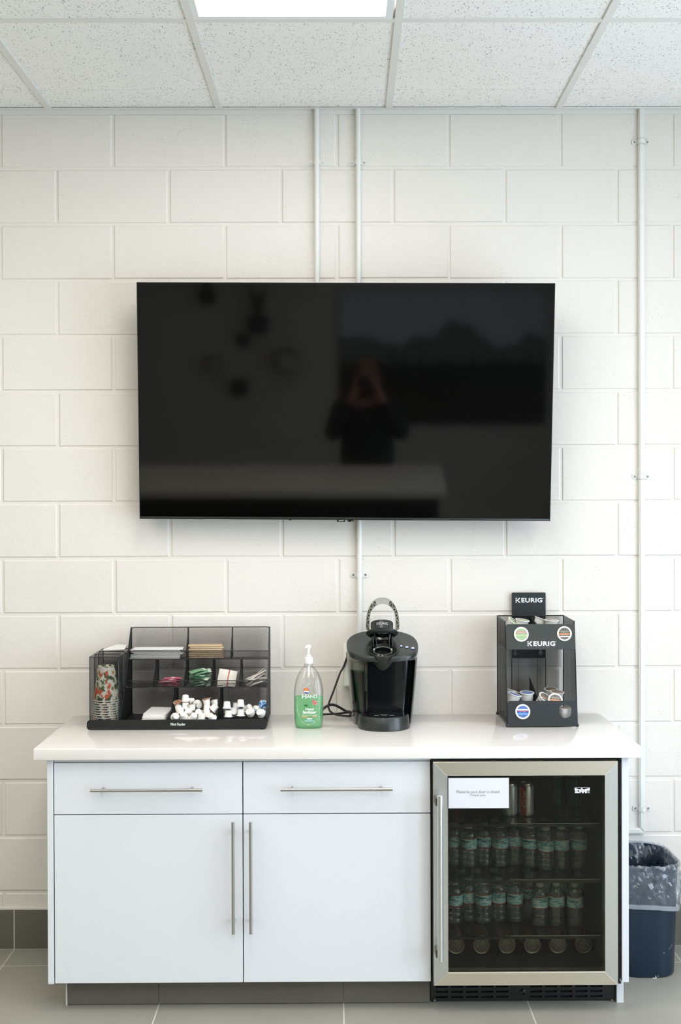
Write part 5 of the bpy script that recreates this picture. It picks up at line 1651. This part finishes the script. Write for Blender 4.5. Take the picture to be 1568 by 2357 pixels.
w_ = onf(1247, 1481.5, 0.0042)
obj('lettering', xform(brand(0.0975, 0.0160), Matrix.Translation(w_) @ Matrix.Rotation(LEAN, 4, 'X')), M['white_em'], up_, 0)
# sign plate behind the back sheet, with two keyholes
a = at(1178, 1364, SYB + 0.003); b = at(1256.5, 1515, SYB + 0.003)
cxp = (a.x + b.x) / 2
def keyhole(cx_, cz_):
    pts = []
    for i in range(20):
        t_ = math.radians(120 + 300 * i / 19)
        pts.append((cx_ + 0.0075 * math.cos(t_), cz_ + 0.0075 * math.sin(t_)))
    pts += [(cx_ + 0.0032, cz_ + 0.016), (cx_, cz_ + 0.019), (cx_ - 0.0032, cz_ + 0.016)]
    return pts
k1, k2 = at(1187.5, 1505, SYB + 0.003), at(1244.5, 1503, SYB + 0.003)
bm = holed([(x, z) for x, z in rrect(a.x, b.x, b.z, a.z, 0.004, 4)], [keyhole(k1.x, k1.z), keyhole(k2.x, k2.z)], 0.0012, None, Vector((0, SYB + 0.0025, 0)), 0)
sp = obj('sign_plate', bm, lo_.data.materials[0], sd, 0)
c = at(1218.5, 1381.5, SYB + 0.002)
obj('lettering', shift(brand(0.0985, 0.0165), (c.x, SYB + 0.002, c.z)), M['white_em'], sp, 0)
bm = nb()
for x in (a.x, b.x): box(bm, x - 0.0012, x + 0.0012, SYB + 0.002, SYB + 0.006, SZ0, b.z)
for x in (a.x + 0.022 * 1.1, b.x - 0.030): box(bm, x - 0.0006, x + 0.0006, SYB + 0.002, SYB + 0.004, SZ0, b.z)
obj('plate_leg', bm, M['black'], sp, 0)
bm = nb(); quad(bm, [(a.x, SYB + 0.007, SZ0), (b.x, SYB + 0.007, SZ0), (b.x, SYB + 0.007, b.z), (a.x, SYB + 0.007, b.z)])
obj('rear_pocket_mesh', bm, M['pxz'], sd, 0)
# dividers
xd = (at(1219, 1560, SYB).x)
def tri(name, pts):
    bm = nb(); prism(bm, pts, 'x', xd - 0.0008, xd + 0.0008)
    return obj(name, bm, M['black'], sd, 0)
za = at(1217, 1560, SYB - 0.01).z
tri('lower_divider', [(SYB - 0.002, SZ0 + 0.001), (sy(0.87) + 0.004, SZ0 + 0.001), (sy(0.915) + 0.004, 0.912), (SYB - 0.006, za), (SYB - 0.002, za)])
tri('upper_divider', [(SYB - 0.002, 1.105), (sy(1.11) + 0.004, 1.105), (sy(1.18) + 0.004, 1.180), (SYB - 0.10, 1.188), (SYB - 0.004, SZR - 0.001), (SYB - 0.002, SZR - 0.001)])

# ---- coffee pods
def lid_mat(name, base, bands, text=(236, 236, 230)):
    t = NT(name)
    c = t.xyz(t.coord())
    u, v = c[0], c[1]
    col = lin(base)
    for (v0, v1, rgb) in bands:
        f = t.math('MULTIPLY', t.math('GREATER_THAN', v, v0), t.math('LESS_THAN', v, v1))
        col = t.mix(f, col, lin(rgb))
    n = t.noise(t.mapping(t.coord(), (420, 900, 1)), 1.0, 1)
    row = t.math('GREATER_THAN', t.math('FRACT', t.math('MULTIPLY', v, 210.0)), 0.45)
    inn = t.math('LESS_THAN', t.math('ABSOLUTE', u), 0.013)
    f = t.math('MULTIPLY', t.math('MULTIPLY', t.math('GREATER_THAN', n, 0.55), row), t.math('MULTIPLY', inn, 0.55))
    col = t.mix(f, col, lin(text))
    return t.done(t.bsdf(col, 0.32))
M['pod'] = simple('white_pod_plastic', (232, 232, 228), 0.35)
def make_pod(lm):
    root = thing('coffee_pod', 'x', 'coffee pod', local=True)
    pr = [(0.0005, 0.0), (0.0165, 0.0), (0.0185, 0.002), (0.0200, 0.020), (0.0205, 0.021), (0.0218, 0.040), (0.0220, 0.0418), (0.0252, 0.0422), (0.0255, 0.0432), (0.0250, 0.0442), (0.0205, 0.0444), (0.0200, 0.0438), (0.0005, 0.0438)]
    obj('pod_cup', lathe(nb(), pr, seg=32), M['pod'], root)
    bm = nb(); lathe(bm, [(0.0198, 0.0439), (0.0196, 0.0443), (0.0005, 0.0444)], seg=32)
    obj('foil_lid', bm, lm, root)
    return root
pg = make_pod(lid_mat('green_pod_lid', (150, 180, 130), [(0.0035, 0.0115, (150, 78, 84)), (0.005, 0.010, (206, 170, 160)), (-0.004, -0.002, (226, 226, 190))]))
pb = make_pod(lid_mat('dark_pod_lid', (58, 52, 46), [(-0.004, 0.0012, (208, 140, 84)), (-0.012, -0.008, (226, 224, 216)), (0.004, 0.011, (120, 116, 108))]))
pu = make_pod(lid_mat('blue_pod_lid', (40, 92, 168), [(0.0005, 0.0030, (196, 60, 70)), (0.004, 0.009, (196, 214, 232)), (-0.011, -0.005, (90, 144, 204))]))
EM = lambda v: v
def pod(proto, px, py, y, rot, label, grp, lid=True, floor=None):
    'px,py: where the middle of the lid is seen'
    c = at(px, py, y)
    Rm = Euler(rot).to_matrix()
    loc = c - Rm @ Vector((0, 0, 0.044))
    if floor is not None:
        low = min((Rm @ Vector((rr * math.cos(t_), rr * math.sin(t_), z_))).z for rr, z_ in ((0.0165, 0), (0.0255, 0.0436)) for t_ in [2 * PI * i_ / 16 for i_ in range(16)])
        loc.z = max(loc.z, floor - low)
    put(proto, USED, loc, rot, label, grp)
gU, gL, gP = 'coffee pods in the upper tray of the stand', 'coffee pods in the lower tray of the stand', 'coffee pods shown in the front holes of the stand'
FR = PI / 2 + LEAN
def show(proto, c, lab):
    Rm = Euler((FR, 0, 0)).to_matrix()
    n_ = Rm @ Vector((0, 0, 1))
    put(proto, USED, c + n_ * 0.0012 - n_ * 0.0424, (FR, 0, 0), lab, gP)
show(pg, ucs[0], 'coffee pod with a pale green lid in the upper left hole of the stand')
show(pb, ucs[1], 'coffee pod, dark brown and orange lid, in the stand\'s upper right hole')
show(pu, lcs[0], 'coffee pod with a blue lid in the lower left hole of the stand')
def stand_pod(proto, x, y, z, label, grp, rz=0.0):
    put(proto, USED, (x, y, z), (0, 0, rz), label, grp)
UZ = 1.1045
uy = -0.150
stand_pod(pg, SX0 + 0.030, uy - 0.010, UZ, 'green-lidded coffee pod low in the upper tray, far left', gU)
stand_pod(pg, SX0 + 0.083, uy, UZ, 'green-lidded coffee pod low in the upper tray, left of the divider', gU)
stand_pod(pb, SX0 + 0.143, uy + 0.02, UZ, 'dark-lidded coffee pod low in the upper tray, right of the divider', gU)
stand_pod(pb, SX0 + 0.196, uy, UZ, 'dark-lidded coffee pod low in the upper tray, far right', gU)
pod(pg, 1203, 1432.0, -0.150, (0.16, 0.08, 0.5), 'green-lidded coffee pod peeking above the stand\'s upper front panel', gU, floor=UZ + 0.0442)
pod(pg, 1184.5, 1439, -0.150, (0.25, 0.62, 0.0), 'tilted green-lidded coffee pod at the left edge of the upper tray', gU, floor=UZ + 0.040)
pod(pb, 1270, 1432.0, -0.150, (0.06, -0.03, 1.0), 'dark-lidded coffee pod on the right of the upper tray, peeking out', gU, floor=UZ + 0.0442)
pod(pb, 1247, 1433.5, -0.115, (0.1, 0.35, 0.3), 'tilted white coffee pod just right of the upper divider', gU, floor=UZ + 0.0442)
LZ = SZ0 + 0.0015
for (x, y, p_, lab) in ((SX0 + 0.029, -0.205, pu, 'bottom layer of the lower tray, front left'), (SX0 + 0.083, -0.170, pu, 'bottom layer of the lower tray, just left of the divider'), (SX0 + 0.029, -0.145, pu, 'bottom layer of the lower tray, back left'),
                        (SX0 + 0.150, -0.120, pb, 'bottom layer of the lower tray, back right'), (SX0 + 0.158, -0.205, pb, 'bottom layer of the lower tray, right of the divider')):
    stand_pod(p_, x, y, LZ, ('blue' if p_ is pu else 'dark') + '-lidded coffee pod in the ' + lab, gL)
c = at(1299.5, 1632.0, -0.222)
stand_pod(pb, c.x + 0.001, -0.222, LZ, 'dark and orange-lidded coffee pod seen through the lower right hole', gL, 0.4)
L2 = LZ + 0.0443
pod(pu, 1185, 1609.5, -0.205, (0.15, 0.25, 0.3), 'blue-lidded coffee pod at the front left, under another blue one', gL, floor=L2 - 0.002)
pod(pu, 1213.5, 1606.0, -0.175, (0.13, 0.02, 0.0), 'blue-lidded coffee pod left of the lower divider', gL, floor=L2)
pod(pu, 1181.5, 1602.0, -0.140, (0.2, 0.3, 1.0), 'blue-lidded coffee pod leaning in the back left of the lower tray', gL, floor=L2)
pod(pb, 1269, 1592.5, -0.105, (0.14, -0.08, 0.6), 'dark-lidded coffee pod highest in the right half of the lower tray', gL, floor=L2)
pod(pb, 1283, 1602.5, -0.165, (0.12, 0.05, 0.0), 'dark-lidded coffee pod below the highest one, near the right side', gL, floor=L2)
pod(pb, 1256, 1605, -0.200, (0.55, 0.45, 0.2), 'orange and dark-lidded coffee pod tipped against the lower divider', gL, floor=L2 - 0.012)
pod(pb, 1279, 1611.5, -0.225, (1.0, 0.1, 0.0), 'coffee pod tipped forward just behind the lower front panel', gL, floor=L2 - 0.010)

# ================================================================== BEHIND THE CAMERA (mirrored in the dark screen)
isl = thing('kitchen_island', 'tall island counter with a pale top, mirrored low in the television', 'counter', (-0.87, -3.7, 0))
obj('countertop', box(nb(), -2.3, 0.55, -4.27, -3.30, 1.005, 1.052, 0.004), simple('pale_counter', (206, 204, 190), 0.35), isl)
obj('base', box(nb(), -2.2, 0.50, -4.15, -3.36, 0.0, 1.005), simple('shaded_counter_base', (22, 21, 20), 0.5), isl, 0)  # shadow below the countertop is painted in as a near-black base colour
# landscape print on the wall behind
pc = thing('wall_picture', 'large dark mountain landscape print mirrored in the right of the television', 'picture', (0.62, RY0, 1.0))
t = NT('landscape_print')
c = t.xyz(t.coord())
nx = t.noise(t.comb(c[0], 0.0, 0.0), 1.9, 2, 0.4)
hx = t.math('ADD', t.math('MULTIPLY', nx, 0.95), 1.27)
nt = t.noise(t.comb(t.math('MULTIPLY', c[0], 3.0), 0.0, 2.0), 6.0, 3, 0.7)
ht = t.math('ADD', t.math('MULTIPLY', nt, 0.34), 1.33)
col = t.mix(t.math('LESS_THAN', c[2], hx), lin((186, 196, 198)), lin((104, 110, 108)))
col = t.mix(t.math('LESS_THAN', c[2], ht), col, lin((14, 18, 12)))
col = t.mix(t.math('LESS_THAN', c[2], 1.28), col, t.mix(t.noise(t.mapping(t.coord(), (1, 1, 6)), 3, 2), lin((16, 16, 10)), lin((44, 40, 26))))
pm = t.done(t.bsdf(col, 0.5))
obj('canvas', box(nb(), -0.28, 1.66, RY0 + 0.002, RY0 + 0.035, 0.92, 2.17), pm, pc, 0)
obj('edge_strip', box(nb(), -0.285, 1.665, RY0 + 0.001, RY0 + 0.03, 0.915, 2.175), M['black'], pc, 0)
M['leaf'] = simple('dark_leaf', (34, 58, 30), 0.5)
def planter(x, z, s, white, label, up=True):
    root = thing('wall_planter', label, 'planter', (x, RY0, z), group='wall planters behind the camera')
    obj('pot', lathe(nb(), [(0.05 * s, 0), (0.085 * s, 0.02), (0.10 * s, 0.16 * s), (0.092 * s, 0.165 * s), (0.085 * s, 0.13 * s)], (x, RY0 + 0.11 * s, z), 20), simple('stone_pot', (176, 174, 168), 0.6) if white else M['black_soft'], root)
    bm = nb()
    for i in range(16):
        a_ = 2 * PI * i / 16 + random.uniform(-0.2, 0.2); L = random.uniform(0.16, 0.30) * s
        if not up: L *= 0.7
        d = Vector((math.cos(a_), math.sin(a_) * 0.5 + 0.25, 0))
        b = Vector((x, RY0 + 0.11 * s, z + 0.13 * s))
        pts_ = [b, b + d * L * 0.3 + Vector((0, 0, L * (0.9 if up else 0.35))), b + d * L * (0.55 if up else 1.0) + Vector((0, 0, L * (1.5 if up else 0.1)))]
        P_ = smooth_path(pts_, 4); w0 = 0.018 * s
        side_ = d.cross(Vector((0, 0, 1))).normalized()
        pv = None
        for j, q in enumerate(P_):
            ww = w0 * (1 - j / (len(P_) - 1)) + 0.001
            cv = (bm.verts.new(q - side_ * ww), bm.verts.new(q + side_ * ww))
            if pv: bm.faces.new((pv[0], cv[0], cv[1], pv[1]))
            pv = cv
    obj('leaves', bm, M['leaf'], root)
for a_ in ((-1.03, 1.78, 1.0, False, 'black wall planter with tall spiky leaves, mirrored in the television', True), (-1.50, 2.05, 0.8, False, 'small black planter highest on the wall, mirrored in the television', True), (-1.18, 1.66, 0.6, False, 'small dark planter in the middle of the mirrored group', False),
           (-0.78, 1.42, 1.15, True, 'white wall planter with wide bushy leaves, mirrored in the television', False), (-1.46, 1.42, 0.8, True, 'white wall planter on the left of the mirrored group', False), (-1.22, 1.20, 0.85, False, 'round dark planter lowest on the wall, mirrored in the television', False)):
    planter(*a_)

# ---- the photographer, seen only as a dark shape in the screen
def skin_body(name, verts, edges, radii, m, parent, sub=2, root_i=0):
    me = bpy.data.meshes.new(name); me.from_pydata([Vector(v) for v in verts], edges, [])
    o_ = bpy.data.objects.new(name, me); COL.objects.link(o_)
    md = o_.modifiers.new('skin', 'SKIN'); md.use_smooth_shade = True
    for i, r in enumerate(radii):
        me.skin_vertices[0].data[i].radius = (r if isinstance(r, tuple) else (r, r))
    me.skin_vertices[0].data[root_i].use_root = True
    ms = o_.modifiers.new('smooth', 'SUBSURF'); ms.levels = sub; ms.render_levels = sub
    me.materials.append(m)
    o_.parent = parent; o_.matrix_parent_inverse = rootinv(parent)
    return o_
px_, py_ = 0.03, -4.78
pr_ = thing('person', 'person in a dark top holding a camera up to the face, mirrored in the television', 'person', (px_, py_, 0))
V = []; E_ = []; RR = []
def jv(p, r, frm_=None):
    V.append(p); RR.append(r)
    if frm_ is not None: E_.append((frm_, len(V) - 1))
    return len(V) - 1
pel = jv((px_, py_, 0.94), (0.15, 0.11)); wa = jv((px_, py_ + 0.0, 1.08), (0.135, 0.10), pel); ch = jv((px_, py_ + 0.02, 1.27), (0.165, 0.115), wa); up2 = jv((px_, py_ + 0.02, 1.40), (0.13, 0.09), ch)
nk = jv((px_, py_ + 0.04, 1.48), 0.055, up2); h1 = jv((px_, py_ + 0.07, 1.56), (0.07, 0.085), nk); h2 = jv((px_, py_ + 0.07, 1.63), (0.078, 0.095), h1); h3 = jv((px_, py_ + 0.06, 1.69), (0.06, 0.075), h2)
for s in (-1, 1):
    hp = jv((px_ + s * 0.095, py_, 0.86), 0.095, pel); kn = jv((px_ + s * 0.10, py_ + 0.02, 0.48), 0.06, hp); an = jv((px_ + s * 0.10, py_, 0.10), 0.042, kn); to = jv((px_ + s * 0.11, py_ + 0.15, 0.04), 0.038, an)
    sh_ = jv((px_ + s * 0.19, py_ + 0.02, 1.40), 0.062, up2); el = jv((px_ + s * 0.25, py_ + 0.10, 1.18), 0.045, sh_); wr = jv((px_ + s * 0.085, py_ + 0.20, 1.52), 0.030, el); pa = jv((px_ + s * 0.070, py_ + 0.215, 1.585), (0.038, 0.020), wr)
    for f in range(4):
        b0 = jv((px_ + s * (0.076 - 0.004 * f), py_ + 0.235, 1.60 + 0.018 * f - 0.02), 0.0095, pa)
        b1 = jv((px_ + s * (0.058 - 0.004 * f), py_ + 0.262, 1.605 + 0.018 * f - 0.02), 0.0088, b0); jv((px_ + s * (0.036 - 0.003 * f), py_ + 0.262, 1.605 + 0.018 * f - 0.02), 0.008, b1)
    t0 = jv((px_ + s * 0.060, py_ + 0.20, 1.565), 0.011, pa); jv((px_ + s * 0.030, py_ + 0.205, 1.555), 0.0095, t0)
skin_body('body', V, E_, RR, simple('skin', (160, 112, 92), 0.5), pr_)
V, E_, RR = [], [], []
pel = jv((px_, py_, 0.90), (0.24, 0.15)); wa = jv((px_, py_, 1.08), (0.215, 0.14), pel); ch = jv((px_, py_ + 0.02, 1.27), (0.20, 0.14), wa); up2 = jv((px_, py_ + 0.02, 1.42), (0.14, 0.10), ch)
for s in (-1, 1):
    sh_ = jv((px_ + s * 0.195, py_ + 0.02, 1.40), 0.082, up2); el = jv((px_ + s * 0.26, py_ + 0.10, 1.18), 0.066, sh_); jv((px_ + s * 0.11, py_ + 0.185, 1.47), 0.045, el)
k = skin_body('dark_top', V, E_, RR, simple('dark_cloth', (20, 21, 24), 0.9), pr_); 
V, E_, RR = [], [], []
pel = jv((px_, py_, 0.93), (0.165, 0.125))
for s in (-1, 1):
    hp = jv((px_ + s * 0.095, py_, 0.84), 0.11, pel); kn = jv((px_ + s * 0.10, py_ + 0.02, 0.48), 0.078, hp); jv((px_ + s * 0.10, py_, 0.10), 0.062, kn)
skin_body('trousers', V, E_, RR, simple('trouser_cloth', (26, 28, 36), 0.9), pr_)
bm = nb(); bmesh.ops.create_uvsphere(bm, u_segments=24, v_segments=16, radius=1.0)
for v in bm.verts:
    v.co = Vector((px_ + v.co.x * 0.088, py_ + 0.045 + v.co.y * 0.10 - 0.012, 1.665 + v.co.z * 0.085 - (0.10 if v.co.z < -0.3 and v.co.y < 0 else 0)))
obj('hair', bm, simple('brown_hair', (90, 56, 36), 0.6), pr_)
bm = nb()
for s in (-1, 1):
    lathe(bm, [(0.012, 0), (0.016, 0.01), (0.010, 0.02)], (px_ + s * 0.086, py_ + 0.06, 1.60), 12)
lathe(bm, [(0.010, 0), (0.017, 0.012), (0.008, 0.04)], (px_, py_ + 0.165, 1.585), 12)
obj('face_detail', bm, simple('skin_detail', (186, 132, 110), 0.5), pr_)
pcam = thing('camera_body', 'black camera held at the face of the mirrored person', 'camera', (px_, py_ + 0.27, 1.58))
bm = nb(); box(bm, px_ - 0.065, px_ + 0.065, py_ + 0.215, py_ + 0.262, 1.565, 1.655, 0.006)
obj('housing', bm, M['black_soft'], pcam)
obj('lens', xform(lathe(nb(), [(0.030, 0), (0.034, 0.05), (0.034, 0.055), (0.026, 0.056), (0.02, 0.05)], seg=24), Matrix.Translation((0.0, py_ + 0.262, 1.605)) @ Matrix.Rotation(-PI / 2, 4, 'X')), M['black_soft'], pcam)

for o in bpy.data.objects:
    for k in ('_loc', '_rot'):
        if k in o.keys(): del o[k]
